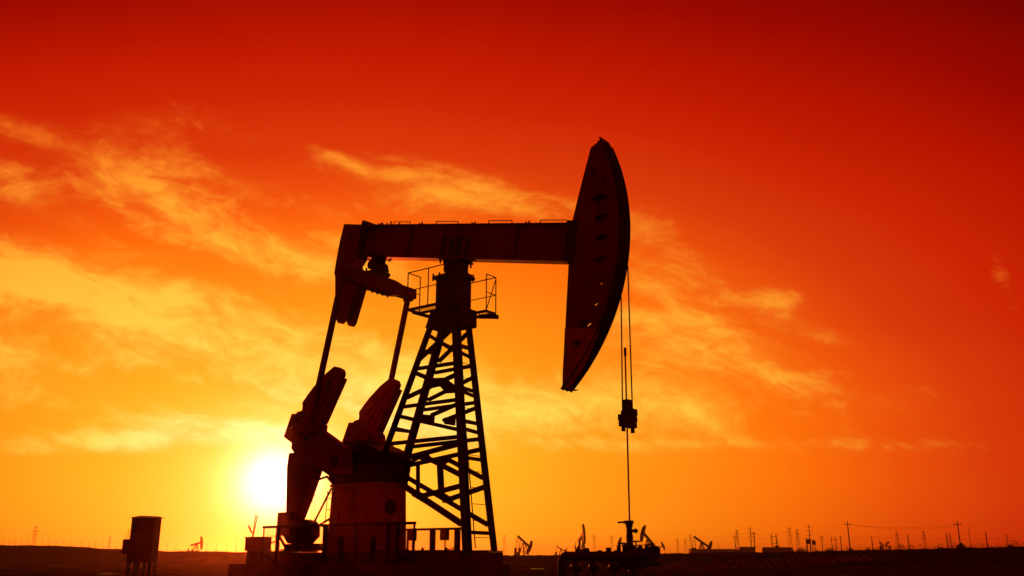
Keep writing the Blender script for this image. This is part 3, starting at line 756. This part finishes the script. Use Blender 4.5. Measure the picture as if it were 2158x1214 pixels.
# ------------------------------------------------------------------ cabinet at the left
CY_ = 25.0
cl, crr = atY(276, 1130, CY_), atY(336, 1130, CY_)
ctop = atY(305, 1092, CY_).z; cbot = atY(305, 1185, CY_).z
cw_ = crr.x-cl.x
cab = empty('control_cabinet', ((cl.x+crr.x)/2+.02, CY_, 0), math.radians(-6)); tag(cab, 'tall metal control cabinet on thin legs standing alone left of the sun', 'cabinet')
h = cw_/2-.06
MB().box(-h, h, -.25, .15, cbot, ctop).build('cabinet_body', 'grey', cab, .01)
q = MB(); q.add([(-h-.06, -.33, ctop), (h+.06, -.33, ctop), (h+.06, .23, ctop), (-h-.06, .23, ctop), (-h*.55, -.1, ctop+.06), (h*.9, -.1, ctop+.045), (h*.9, .1, ctop+.045), (-h*.55, .1, ctop+.06)],
              [(3, 2, 1, 0), (4, 5, 6, 7), (0, 1, 5, 4), (1, 2, 6, 5), (2, 3, 7, 6), (3, 0, 4, 7)]); q.build('cabinet_roof', 'grey', cab)
dr = MB().box(-h+.05, h-.05, -.268, -.252, cbot+.06, ctop-.05).build('door', 'grey', cab, .004)
MB().box(-h+.10, -h+.13, -.30, -.268, cbot+.75, cbot+1.0).build('handle', 'dark', dr)
MB().box(-h-.10, -h+.14, -.40, -.24, cbot+.20, cbot+.58).build('meter_box', 'grey', cab, .008)
q = MB(); q.box(-h, -h+.04, -.25, -.19, 0, cbot); 
for x in (-h+.02, -.04, .12, h-.06):
    MB().box(x, x+.05, -.24, -.18, -.1, cbot).build('leg', 'dark', cab); MB().box(x, x+.05, .08, .14, -.1, cbot).build('leg', 'dark', cab)
q = MB(); q.path([(-h+.05, -.35, cbot+.22), (-h+.06, -.33, cbot-.1), (-h+.18, -.3, cbot-.2), (-h+.22, -.28, .0)], .018, 6); q.build('cable', 'cable', cab)

# ------------------------------------------------------------------ terrain
import mathutils.noise as mn
def grid(xs, ys, zf):
    vs = [(x, y, zf(x, y)) for y in ys for x in xs]; n = len(xs)
    fs = [(j*n+i, j*n+i+1, (j+1)*n+i+1, (j+1)*n+i) for j in range(len(ys)-1) for i in range(n-1)]
    return vs, fs
xs = [-6000, -2500, -900, -300]+[-120+2.5*i for i in range(97)]+[300, 900, 2500, 6000]
ys = [-3000, -600, -100, -20, 0, 10, 20, 30]+[36+2.2*i for i in range(60)]+[180, 240, 320, 450, 700, 1200, 2500, 7000]
def gz(x, y):
    if abs(x) > 130 or y < 30 or y > 170: return 0
    return .17*mn.noise(Vector((x*.06, y*.12, 0)))+.15*mn.noise(Vector((x*.4, y*.35, 3)))
q = MB(); vs, fs = grid(xs, ys, gz); q.add(vs, fs, True); go = q.build('ground', 'soil'); tag(go, None, None, None, 'structure')
def berm(name, prof, Y0, depth, m, foot=0.0, amp=.1, step=6, fz=None):
    """long earth bank whose crest follows the given skyline heights"""
    q = MB(); rows = []
    px = prof[0][0]; seq = []
    while px <= prof[-1][0]+.1:
        for (a, ya), (b2, yb) in zip(prof, prof[1:]):
            if a <= px <= b2+.01: y = ya+(yb-ya)*(px-a)/(b2-a); break
        seq.append((px, y)); px += step
    for k, fr in enumerate((0, .35, .7, .9, 1.0, 1.3, 2.0)):
        row = []
        for i, (px, y) in enumerate(seq):
            c = atY(px, y, Y0); hgt = c.z+amp*mn.noise(Vector((px*.035, 1.3, Y0)))+amp*.7*mn.noise(Vector((px*.16, 4.3, Y0)))
            hh = [foot, .42, .84, .97, 1.0, .95, foot][k]; yv = Y0-depth+depth*fr
            z = hgt*hh if hh else -.4
            z += (amp*.8*mn.noise(Vector((c.x*.35, yv*.35, 2))) if 0 < k < 4 else 0)
            row.append((c.x*yv/Y0, yv, z))
        rows.append(row)
    n = len(seq); q.add([v for r0 in rows for v in r0], [(j*n+i, j*n+i+1, (j+1)*n+i+1, (j+1)*n+i) for j in range(6) for i in range(n-1)], True)
    o = q.build(name, m); tag(o, None, None, None, 'structure'); return o
berm('embankment', [(-400, 1142), (0, 1149), (120, 1150), (190, 1153.5), (212, 1156.5), (262, 1157), (340, 1161), (450, 1162), (560, 1165), (700, 1168), (900, 1170)], 130, 9, 'soil', amp=.07)
berm('embankment', [(1000, 1170.5), (1100, 1170), (1180, 1170), (1280, 1169), (1400, 1166.5), (1580, 1164), (1700, 1163), (1850, 1159), (2000, 1155.5), (2160, 1151.5), (2700, 1142)], 110, 5, 'bank', amp=.10)

wm = bpy.data.materials.new('shallow_water'); wm.use_nodes = True; wb = wm.node_tree.nodes['Principled BSDF']
wb.inputs['Base Color'].default_value = (.02, .012, .01, 1); wb.inputs['Roughness'].default_value = .12
for px, py, wpx, hpx in ((1788, 1209, 14, 2.2), (500, 1189, 34, 1.2), (133, 1172, 20, 2), (6, 1166, 8, 1.5), (226, 1211, 6, 2), (620, 1205, 40, 1.6), (1130, 1198, 30, 1.2)):
    r = ray(px, py)
    if r[2] >= 0: Yd = 95.0
    else: Yd = min(100.0, -(EYE-.05)/r[2]*r[1])
    c0 = Vector((r[0]/r[1]*Yd, Yd, 0)); hw = wpx/F_PX*Yd*.5; hd = 1.2
    ring = []
    for i in range(18):
        t = i*math.tau/18; k_ = 1+.35*mn.noise(Vector((math.cos(t)*1.3+px, math.sin(t)*1.3, 2))); ring.append((c0.x+hw*k_*math.cos(t), c0.y+hd*k_*math.sin(t)))
    zz = max(gz(*p) for p in ring+[(c0.x, c0.y)])+.012
    q = MB(); q.add([(x, y, zz) for x, y in ring], [tuple(range(18))]); tag(q.build('puddle_water', wm), None, None, None, 'structure')

# riprap revetment on the near bank: diagonal slabs
q = MB(); 
for i in range(30):
    px = 1385+i*15+random.uniform(-2, 2); Yb = 74+i*.5
    a = atY(px, 1186-i*.55, Yb+3); e = atY(px+16, 1208-i*.95, Yb-1.5)
    w_ = random.uniform(.25, .42); q.beam((a.x, a.y, a.z-.03), (e.x, e.y, e.z-.03), w_, .06)
o = q.build('concrete_revetment', 'slab'); tag(o, 'low bank faced with sloping concrete slabs right of the wellhead', 'revetment'); 

# ------------------------------------------------------------------ far things
G = 0.0
def dist_for(px_height, H): return H*F_PX*1.043/px_height
def groundpt(px, Y): r = ray(px, 1172); return Vector((r[0]/r[1]*Y, Y, G))

def small_pump(px, ybase, ytop, deg, yaw, label, scale_h=7.5, gz_=0.0, flip=1):
    Y = dist_for(1172-ytop, scale_h+gz_-EYE)
    base = groundpt(px, Y); base.z = gz_
    r0 = empty('pump_jack', base, yaw); tag(r0, label, 'pump jack', 'distant pump jacks')
    S_ = scale_h/7.5; t = math.radians(deg); c, s = math.cos(t), math.sin(t)
    pv = (0, 4.9)
    def R(x, z): x *= flip; return (x, z)
    def BT(a, h): return R(pv[0]+a*c-h*s, pv[1]+a*s+h*c)
    sc = lambda pts: [(x*S_, z*S_) for x, z in pts]
    MB().prism(sc([BT(-3.3, 0), BT(2.9, 0), BT(2.9, .6), BT(-3.3, .6)]), -.2*S_, .2*S_).build('walking_beam', 'far', r0)
    MB().prism(sc([BT(2.55, 2.3), BT(2.95, 2.4), BT(3.45, 1.3), BT(3.6, .3), BT(3.5, -.9), BT(3.0, -2.2), BT(2.5, -2.1)]), -.25*S_, .25*S_).build('horse_head', 'far', r0)
    q = MB()
    for x in (-1.6, 1.6):
        for y in (-1, 1): q.beam((x*S_, y*S_, 0), (x*.1*S_, y*.25*S_, 4.9*S_), .22*S_, .22*S_)
    for zz in (1.2, 2.4, 3.5):
        w = 1.6*(1-zz/5.2); d = 1-.75*zz/5.2
        for y in (-d, d): q.beam((-w*S_, y*S_, zz*S_), (w*S_, y*S_, zz*S_), .12*S_, .12*S_)
    q.build('samson_post', 'far', r0)
    e = BT(-2.7, -.1); cx_, cz_ = R(-3.1, 1.9)
    q = MB(); q.box(*sorted(((cx_-.7)*S_, (cx_+.7)*S_)), -.6*S_, .6*S_, 0, 2.2*S_); q.build('gearbox_stand', 'far', r0)
    ca = t+math.radians(110 if flip > 0 else 70); ex, ez = cx_+1.0*math.cos(ca), cz_+1.0*math.sin(ca)
    for y in (-.8, .8):
        q = MB(); q.beam((ex*S_, y*S_, ez*S_), (e[0]*S_, y*S_, e[1]*S_), .10*S_, .12*S_); q.build('pitman_arm', 'far', r0)
        q = MB(); q.prism(sc([(cx_-.3, cz_-.5), (cx_+.4, cz_-.5), (ex+.45, ez+.5), (ex-.4, ez+.6)]), (y-.12)*S_, (y+.12)*S_); q.build('counterweight', 'far', r0)
    MB().box(-5.2*S_, 2.6*S_, -1.1*S_, 1.1*S_, -.3, .35*S_).build('skid_base', 'far', r0)
    hb_ = BT(3.6, -.3); q = MB(); q.tube((hb_[0]*S_, 0, hb_[1]*S_), (hb_[0]*S_, 0, .3), .035*S_, 6); q.build('rod_line', 'far', r0)
    return r0
small_pump(1104, 1170, 1127, -32, math.radians(-48), 'distant pump jack with beam sloping down right, first right of the big pad')
small_pump(1182, 1170, 1149, -30, math.radians(-20), 'faint small pump jack just left of the manifold elbow')
small_pump(1226, 1165, 1112, 16, math.radians(-82), 'distant pump jack seen nearly end on above the manifold pipe', 9)
small_pump(1367, 1165, 1117, 30, math.radians(180+52), 'distant pump jack with raised horse head immediately right of the wellhead', 8.5)
small_pump(1480, 1163, 1128, -32, math.radians(-40), 'distant pump jack with steep beam beside the long low shed', 8.5)
small_pump(1388, 1166, 1146, 22, math.radians(8), 'tiny pump jack whose head rises just right of the large handwheel')
small_pump(1322, 1166, 1135, 12, math.radians(150), 'distant pump jack half hidden behind the left side of the wellhead')
small_pump(412, 1162, 1133, 10, math.radians(75), 'distant narrow pump jack right of the lone cabinet')
small_pump(566, 1164, 1133, 20, math.radians(10), 'distant pump jack seen through the rail mesh left of the motor')
small_pump(955, 1164, 1146, 18, math.radians(10), 'tiny pump jack seen through the mesh beneath the tower')

# raised twin arms behind the small box
tw_ = empty('crane', groundpt(541, 150)); tag(tw_, 'two lattice arms rising in a V behind the small box left of the motor', 'crane')
def arm(x0, y0, x1, y1, w):
    a, e = atY(x0, y0, 150), atY(x1, y1, 150); a, e = a-tw_.location, e-tw_.location
    q = MB(); n = 7; d = (e-a).normalized(); side = Vector((-d.z, 0, d.x))*w
    for sgn in (-1, 1): q.beam(a+side*sgn*.4, e+side*sgn, .13, .13)
    for i in range(n):
        q.beam(a.lerp(e, i/n)+side*(.4+.6*i/n)*(1 if i % 2 else -1), a.lerp(e, (i+1)/n)-side*(.4+.6*(i+1)/n)*(1 if i % 2 else -1), .06, .06)
    q.beam(e+side*1.8+d*.3, e-side*1.0, .07, .07)
    return q.build('lattice_arm', 'far', tw_)
arm(533, 1130, 541, 1086, .16); arm(531, 1124, 524, 1108, .13)
MB().beam(Vector((atY(532, 1130, 150)-tw_.location)), Vector((atY(532, 1130, 150).x-tw_.location.x, 0, 0)), .3, .3).build('mast', 'far', tw_)

# transmission pylons
def pylon(H, Y, seed):
    q = MB(); w0 = H*.075; t_ = H*.0060
    lv = [0, .2, .38, .54, .66, .78, .9, 1.0]; wd_ = lambda f: w0*(1-f)**1.1*.9+H*.014
    for i in range(len(lv)-1):
        a, b2 = wd_(lv[i]), wd_(lv[i+1]); za, zb = lv[i]*H, lv[i+1]*H
        for sx_ in (-1, 1):
            for sy_ in (-1, 1): q.beam((sx_*a, sy_*a, za), (sx_*b2, sy_*b2, zb), t_, t_)
            q.beam((sx_*a, -a, za), (-sx_*b2, -b2, zb), t_*.6, t_*.6); q.beam((sx_*a, a, za), (sx_*b2, -b2, zb), t_*.6, t_*.6)
    m_ = q
    return m_
def arms(H, kind):
    q = MB(); t_ = H*.0055
    if kind == 'horn':
        for sg in (-1, 1):
            q.beam((0, 0, .72*H), (sg*.09*H, 0, .88*H), t_, t_); q.beam((sg*.09*H, 0, .88*H), (sg*.05*H, 0, 1.0*H), t_, t_); q.beam((sg*.05*H, 0, 1.0*H), (sg*.12*H, 0, 1.02*H), t_, t_)
        q.beam((-.16*H, 0, .88*H), (.16*H, 0, .88*H), t_, t_*1.3)
    else:
        for f, w in ((.70, .11), (.82, .14), (.94, .09)):
            q.beam((-w*H, 0, f*H), (w*H, 0, f*H), t_, t_*1.5)
            for sg in (-1, 1): q.beam((sg*w*H, 0, f*H), (0, 0, (f+.05)*H), t_*.7, t_*.7)
    return q
PY = [(67, 1110, 's', 'lattice pylon standing far left beyond the row of posts'), (265, 1117, 's', 'thin pylon just left of the lone cabinet'), (227, 1131, 's', 'faint tiny pylon between the far left pylon and the cabinet'),
      (496, 1139, 's', 'faint tiny pylon on the horizon left of the small box'),
      (1063, 1129, 's', 'faint pylon just right of the big tower foot'), (1092, 1130, 'horn', 'faint horned pylon just left of the nearest distant pump jack'),
      (1253, 1128, 'horn', 'horned pylon to the left of the gauge box on the manifold'), (1290, 1130, 'horn', 'horned pylon between the gauge box and the wellhead'),
      (1429, 1135, 's', 'leftmost of the three pylons left of the steep beamed pump jack'), (1446, 1135.5, 's', 'middle one of the three pylons left of the steep beamed pump jack'), (1457, 1128, 's', 'tallest of the three pylons left of the steep beamed pump jack'),
      (1556, 1118, 's', 'pylon behind the right end of the long low shed'), (1668, 1113, 's', 'taller left pylon of the pair right of the tank building'), (1684, 1117, 's', 'shorter right pylon of the pair right of the tank building'),
      (1895, 1122, 's', 'pylon among the reeds right of the bulky twin trees'), (1952, 1120, 's', 'pylon among the reeds left of the arched bush'), (2007, 1125, 's', 'faint pylon close left of the arched bush'), (1640, 1137, 's', 'tiny pylon behind the ladder-like H frame poles')]
proto_cache = {}
for px, yt, kd, lb in PY:
    H = 38.0; Y = dist_for(1172-yt, H-EYE)
    if kd not in proto_cache:
        r0 = empty('transmission_pylon', groundpt(px, Y), math.radians(12)); tag(r0, lb, 'pylon', 'transmission pylons along the horizon')
        pylon(H, Y, 0).build('lattice_mast', 'far', r0); arms(H, kd).build('cross_arms', 'far', r0)
        proto_cache[kd] = r0
    else: copy_thing(proto_cache[kd], groundpt(px, Y), math.radians(12+random.uniform(-25, 25)), lb)

# utility poles
UP = [(1793, 1101, 't', 'tallest utility pole with a cross arm right of centre, left one of the matching pair'), (2027, 1101, 't', 'tall utility pole with a cross arm above the arched bush'),
      (1551, 1130, 't', 'short cross armed pole above the long low shed'), (1841, 1131, 'p', 'bare pole left of the bulky twin trees'), (1918, 1128, 'p', 'bare pole between the twin trees and the arched bush'),
      (2000, 1125, 'p', 'bare dark pole just left of the arched bush'), (2084, 1123, 'p', 'leaning bare pole right of the arched bush'), (2128, 1127, 't', 'small cross armed pole near the right edge'),
      (2049, 1110, 'm', 'tall thin mast right of the arched bush'), (1592, 1123, 'f', 'pole with curved fork at the right end of the shed'), (1585, 1113, 'd', 'double armed pole at the right end of the shed'),
      (1710, 1108, 'd', 'tall many armed pole between the bulky transformers'), (1702, 1134, 'p', 'short pole left of the bulky transformers'), (1735, 1131, 'f', 'short forked pole right of the transformers'),
      (1133, 1147, 'm', 'thin bare stick pole right of the distant leftmost pump jack'), (1125, 1155, 'm', 'short thin stick left of the bare stick pole'), (1440, 1150, 'm', 'thin stick pole between the three small pylons'),
      (1515, 1148, 't', 'tiny T shaped pole above the left part of the shed'), (1775, 1131, 'p', 'short dark pole immediately left of the tall cross armed pole')]
# the two crossarm poles are linked by wires
for px, yt, kd, lb in UP:
    H = {'t': 11, 'p': 8, 'm': 12, 'f': 9, 'd': 13}[kd]; Y = dist_for(1172-yt, H-EYE); g0 = groundpt(px, Y)
    r0 = empty('utility_pole', g0, math.radians(random.uniform(-8, 8))); tag(r0, lb, 'pole', 'utility poles on the plain')
    rr = .17 if kd != 'm' else .09
    MB().tube((0, 0, -.3), (0, 0, H), rr*1.25, 8, rr*.8).build('pole_shaft', 'wood', r0)
    q = MB()
    if kd == 't': q.beam((-1.1, 0, H-.9), (1.1, 0, H-.9), .13, .16); [q.tube((x, 0, H-.85), (x, 0, H-.45), .07, 6) for x in (-1, 1)]
    if kd == 'f': q.torus((0, 0, H-1.1), (0, 1, 0), .8, .09, 12, 6, math.pi, 2*math.pi); q.beam((-.8, 0, H-1.6), (.8, 0, H-1.6), .1, .12)
    if kd == 'd':
        for k, w in enumerate((1.2, 1.5, 1.3, .9)): q.beam((-w, 0, H-.8-k*1.6), (w, 0, H-.8-k*1.6), .12, .14)
    if q.v: q.build('cross_arm', 'wood', r0)
def wire(name, p, q1, sag, label, n=14, r=.03):
    m_ = MB(); p, q1 = Vector(p), Vector(q1); pts = [p.lerp(q1, i/n)-Vector((0, 0, sag*4*(i/n)*(1-i/n))) for i in range(n+1)]
    m_.path(pts, r, 4); o = m_.build(name, 'cable'); tag(o, label, 'power line', 'power lines along the horizon'); return o
def wl(x0, y0, x1, y1, Y0, Y1, sag, label, r=.03): wire('power_line', atY(x0, y0, Y0), atY(x1, y1, Y1), sag, label, 14, r)
Yp = dist_for(1172-1101, 10)
wl(1788, 1105, 2022, 1105, Yp, Yp, 1.0, 'upper wire sagging between the two tall cross armed poles'); wl(1798, 1106, 2031, 1106, Yp+3, Yp+3, 1.3, 'lower wire sagging between the two tall cross armed poles')
wl(1797, 1132, 2158, 1134, 430, 430, .5, 'long level wire crossing behind the bare poles at the right'); wl(1551, 1132, 1710, 1134, 430, 430, .8, 'wire running from the shed pole to the transformers')
wl(1430, 1141, 1556, 1122, 1500, 1330, 3, 'faint wire climbing from the three small pylons to the shed pylon', .06); wl(1556, 1124, 1668, 1118, 1330, 1300, 4, 'faint wire from the shed pylon to the taller pylon of the pair', .06)
wl(0, 1114, 67, 1118, 1200, 1250, 3, 'faint wire left of the far left pylon', .06); wl(67, 1118, 265, 1122, 1250, 1400, 6, 'faint wire from the far left pylon to the thin pylon', .06)
wl(1063, 1134, 1253, 1133, 1600, 1600, 5, 'faint wire spanning behind the distant pump jacks', .07); wl(1253, 1133, 1429, 1138, 1600, 1900, 5, 'faint wire passing behind the wellhead', .07)
wl(1895, 1126, 2158, 1131, 1450, 1500, 6, 'faint wire over the reeds near the right edge', .06); wl(1684, 1121, 1895, 1126, 1350, 1450, 6, 'faint wire between the pylon pair and the reeds', .06)

# H frames (double-pole transformer mounts)
for px, wpx, yt, n_r, lb in ((1634, 9, 1127, 3, 'ladder-like pair of poles joined by cross bars behind the tank building'), (1760, 8, 1134, 3, 'low pair of poles joined by cross bars left of the tall cross armed pole')):
    H = 10; Y = dist_for(1172-yt, H-EYE); g0 = groundpt(px, Y); hw = wpx/F_PX*Y/.959/2
    r0 = empty('pole_frame', g0); tag(r0, lb, 'pole frame', 'H frame poles')
    for sg in (-1, 1): MB().tube((sg*hw, 0, -.3), (sg*hw, 0, H), .2, 8, .16).build('pole_shaft', 'wood', r0)
    for k in range(n_r): MB().beam((-hw*1.5, 0, H*(.35+.27*k)), (hw*1.5, 0, H*(.35+.27*k)), .18, .2).build('cross_bar', 'wood', r0)
for px, yt, wpx, lb in ((1706, 1137, 9, 'bulky pole mounted transformer left of the many armed pole'), (1717, 1139, 7, 'bulky pole mounted transformer right of the many armed pole')):
    Y = 420; g0 = groundpt(px, Y); hw = wpx/F_PX*Y/.959/2; zt_ = atY(px, yt, Y).z
    r0 = empty('transformer', g0); tag(r0, lb, 'transformer', 'pole mounted transformers')
    MB().box(-hw, hw, -.6, .6, zt_-1.9, zt_).build('tank', 'far', r0, .1)
    q = MB(); [q.tube((x, 0, zt_), (x, 0, zt_+.5), .09, 6) for x in (-hw*.5, 0, hw*.5)]; q.build('insulator', 'far', r0)
    for sg in (-1, 1): MB().tube((sg*hw*.6, 0, -.3), (sg*hw*.6, 0, zt_-1.9), .16, 8).build('support_post', 'far', r0)

# row of thin posts on the left skyline
pxs = [3, 15, 27, 41, 55, 85, 100, 115, 129, 147, 168, 184, 198, 213, 228, 244, 260, 350, 369, 434, 455, 477, 497]
pr_ = None; words = ['first', 'second', 'third', 'fourth', 'fifth', 'sixth', 'seventh', 'eighth', 'ninth', 'tenth', 'eleventh', 'twelfth', 'thirteenth', 'fourteenth', 'fifteenth', 'sixteenth', 'seventeenth']
for i, px in enumerate(pxs):
    yt = 1134+max(0, px)*.0265
    Y = 300+.15*px; g0 = groundpt(px, Y); H = atY(px, yt, Y).z
    q = MB(); q.tube((0, 0, -.2), (0, 0, H), .07, 6, .05); q.beam((-.22, 0, H-.25), (.22, 0, H-.25), .05, .05)
    o = q.build('fence_post', 'wood'); o.location = g0
    lb = ('%s thin post from the left edge on the left skyline' % words[i]) if i < 17 else ['first thin post right of the lone cabinet', 'second thin post right of the lone cabinet', 'third thin post right of the cabinet, past the narrow pump jack',
          'fourth thin post right of the cabinet', 'fifth thin post right of the cabinet', 'last thin post of the row, nearest the small box'][i-17]
    tag(o, lb, 'post', 'thin posts along the left skyline')

# sheds / tanks behind the right bank
def shed(name, x0, x1, yt, Y, d, label, roundr=0, m='wall'):
    a, e = groundpt(x0, Y), groundpt(x1, Y); zt_ = atY((x0+x1)/2, yt, Y).z; w = (e.x-a.x)/2
    r0 = empty(name, ((a.x+e.x)/2, Y, 0)); tag(r0, label, 'building' if not roundr else 'tank')
    if roundr:
        q = MB(); rr = zt_*.5; q.lathe((0, 0, rr), [(.1, -w), (rr*.8, -w*.97), (rr, -w*.9), (rr, w*.9), (rr*.8, w*.97), (.1, w)], 18, 'x'); q.build('tank_shell', m, r0)
        q = MB(); [q.box(x-.4, x+.4, -rr*.8, rr*.8, -.2, rr*.5) for x in (-w*.6, 0, w*.6)]; q.build('saddle', m, r0)
        MB().lathe((0, 0, zt_*.98), [(1.0, 0), (1.0, .5), (.7, .7)], 12).build('manhole', m, r0)
    else:
        MB().box(-w, w, 0, d, -.2, zt_*.92).build('wall', m, r0)
        q = MB(); q.prism([(-w-.3, zt_*.92), (w+.3, zt_*.92), (w, zt_), (-w, zt_)], -.3, d+.3); q.build('roof', m, r0)
        for k in range(int(w/3)+1):
            x = -w+1.5+k*6
            if x < w-2: MB().box(x, x+1.2, -.05, .02, zt_*.35, zt_*.7).build('window', 'dark', r0)
    return r0
shed('shed', 1459, 1562, 1157, 400, 8, 'long low pale shed on the right bank under the steep beamed pump jack'); shed('shed', 1560, 1593, 1152.5, 398, 8, 'taller end block at the right end of the long low shed', 0, 'far')
shed('storage_tank', 1606, 1672, 1153, 400, 5, 'long round topped storage tank right of the shed', 1, 'far')
shed('shed', 1028, 1056, 1166, 300, 6, 'tiny low shed behind the right foot of the pump jack')

# reeds and scrub
def tufts(name, x0, x1, Y0, Y1, n, h0, h1, label, w=.05, zf=None, blades=7):
    q = MB()
    for i in range(n):
        px = random.uniform(x0, x1); Y = random.uniform(Y0, Y1); g0 = groundpt(px, Y); zb = zf(px, Y) if zf else 0
        H = random.uniform(h0, h1)*(1+.9*(mn.noise(Vector((px*.05, 0, 5)))))
        for k in range(blades):
            a = random.uniform(0, 6.28); r0 = random.uniform(0, H*.35); hh = H*random.uniform(.5, 1); wv = w*random.uniform(.6, 1.6)
            bx, by = g0.x+math.cos(a)*r0*.4, g0.y+math.sin(a)*r0*.4; tx, ty = g0.x+math.cos(a)*r0*.75, g0.y+math.sin(a)*r0*.75
            q.add([(bx-wv, by, zb-.3), (bx+wv, by, zb-.3), (tx, ty, zb+hh)], [(0, 1, 2)])
    o = q.build(name, 'leaf'); tag(o, label, 'reeds', None, 'stuff'); return o
def scrub_line(name, x0, x1, step, Y, zf, h, label, m='leaf'):
    """leafy scrub built from many small leaf faces"""
    q = MB(); px = x0
    while px < x1:
        g0 = groundpt(px, Y+random.uniform(-6, 6)); H = h*random.uniform(.3, 1.0)*(.6+.9*abs(mn.noise(Vector((px*.045, 2, 1)))))
        zb = zf(px)
        for k in range(26):
            a = random.uniform(0, 6.28); r0 = H*.5*random.random()**.6; z = zb+H*random.random()**1.3; s = H*.12*random.uniform(.5, 1.3)
            c = Vector((g0.x+r0*math.cos(a), g0.y+r0*math.sin(a), z)); d1 = Vector((random.uniform(-1, 1), random.uniform(-1, 1), random.uniform(-1, 1))).normalized()*s; d2 = d1.orthogonal()
            q.add([c-d1, c+d2*.6, c+d1], [(0, 1, 2)])
        px += step*random.uniform(.5, 1.6)
    o = q.build(name, m); tag(o, label, 'scrub', None, 'stuff'); return o
tufts('reeds', 1670, 2300, 330, 430, 1500, 1.8, 4.0, 'band of tall faint reeds and saplings on the right skyline', .22, None, 9)
tufts('reeds', 1060, 1420, 420, 520, 220, .8, 1.8, 'short dry reeds beyond the manifold in the middle', .16)
scrub_line('scrub', 1690, 2300, 2.2, 118, lambda px: atY(px, 1163-(px-1700)*.0253, 118).z-.1, .9, 'dark scrub along the crest of the right bank')
scrub_line('scrub', 1400, 1700, 5, 112, lambda px: atY(px, 1166.0, 112).z-.12, .35, 'low dark grass on the crest right of the wellhead')
scrub_line('scrub', 0, 560, 5, 131, lambda px: atY(px, 1150+px*.026, 131).z-.12, .22, 'low grass on the crest of the left bank')
scrub_line('grass', -100, 2300, 5, 72, lambda px: -.05, .22, 'sparse dry grass clumps on the near plain')

def bush(px, yt, wpx, Y, zb, label, arch=False, name='bush', n=900, trunk=False):
    g0 = groundpt(px, Y); zt_ = atY(px, yt, Y).z; w = wpx/F_PX*Y/.959/2
    r0 = empty(name, (g0.x, g0.y, zb)); tag(r0, label, 'tree' if trunk else 'bush')
    q = MB(); H = zt_-zb
    cl_ = [(random.uniform(-.7, .7)*w, random.uniform(-.5, .5)*w, random.uniform(.35 if trunk else .15, .85)*H, random.uniform(.25, .45)*w) for _ in range(11)]
    for i in range(n):
        if arch:
            t = random.uniform(0, math.pi); rr = w*random.uniform(.68, 1.0); c = Vector((rr*math.cos(t)*1.0, random.uniform(-.4, .4)*w, H*math.sin(t)*random.uniform(.72, 1)))
        else:
            a, b2, cz2, r1_ = random.choice(cl_); d = Vector((random.gauss(0, .5), random.gauss(0, .5), random.gauss(0, .5)))*r1_*1.3; c = Vector((a, b2, cz2))+d
        s = w*.17*random.uniform(.5, 1.4); d1 = Vector((random.uniform(-1, 1), random.uniform(-1, 1), random.uniform(-1, 1))).normalized()*s; d2 = d1.orthogonal()
        q.add([c-d1, c+d2*.6, c+d1], [(0, 1, 2)])
    q.build('foliage' if not trunk else 'crown', 'leaf', r0)
    q = MB()
    for k in range(4): 
        a, b2, cz2, r1_ = cl_[k]; q.tube((a*.15, 0, -.4), (a*.8, b2*.8, cz2), w*.06, 6, w*.02)
    q.build('stem' if not trunk else 'trunk', 'wood', r0)
bush(2028, 1145, 24, 280, 0.5, 'dark arched bush with a gap beneath it below the tall right pole', True)
bush(1860, 1136, 11, 330, .3, 'left one of the bulky twin trees on the right skyline', False, 'tree', 700, True)
bush(1874, 1133, 11, 330, .3, 'right, taller one of the bulky twin trees on the right skyline', False, 'tree', 700, True)
bush(1794, 1154, 16, 160, .3, 'dark bush at the foot of the tallest cross armed pole'); bush(1846, 1153, 14, 170, .3, 'small dark bush left of the twin trees')
bush(1988, 1151, 20, 180, .3, 'low dark bush left of the arched bush'); bush(2130, 1149, 30, 180, .3, 'broad dark bush near the right edge'); bush(1512, 1160, 16, 150, .1, 'low bush in front of the long low shed')

# ------------------------------------------------------------------ haze
hz_ = MB(); hz_.box(-3500, 3500, -60, 5200, -1.4, 46)
hm = bpy.data.materials.new('haze'); hm.use_nodes = True; t = hm.node_tree; t.nodes.clear()
pvn = t.nodes.new('ShaderNodeVolumePrincipled'); pvn.inputs['Color'].default_value = (.95, .62, .5, 1)
pvn.inputs['Density'].default_value = .00020; pvn.inputs['Anisotropy'].default_value = .92
on = t.nodes.new('ShaderNodeOutputMaterial'); t.links.new(pvn.outputs[0], on.inputs['Volume'])
ho = hz_.build('haze', hm); tag(ho, 'thin dusty evening air', None, None, 'stuff')
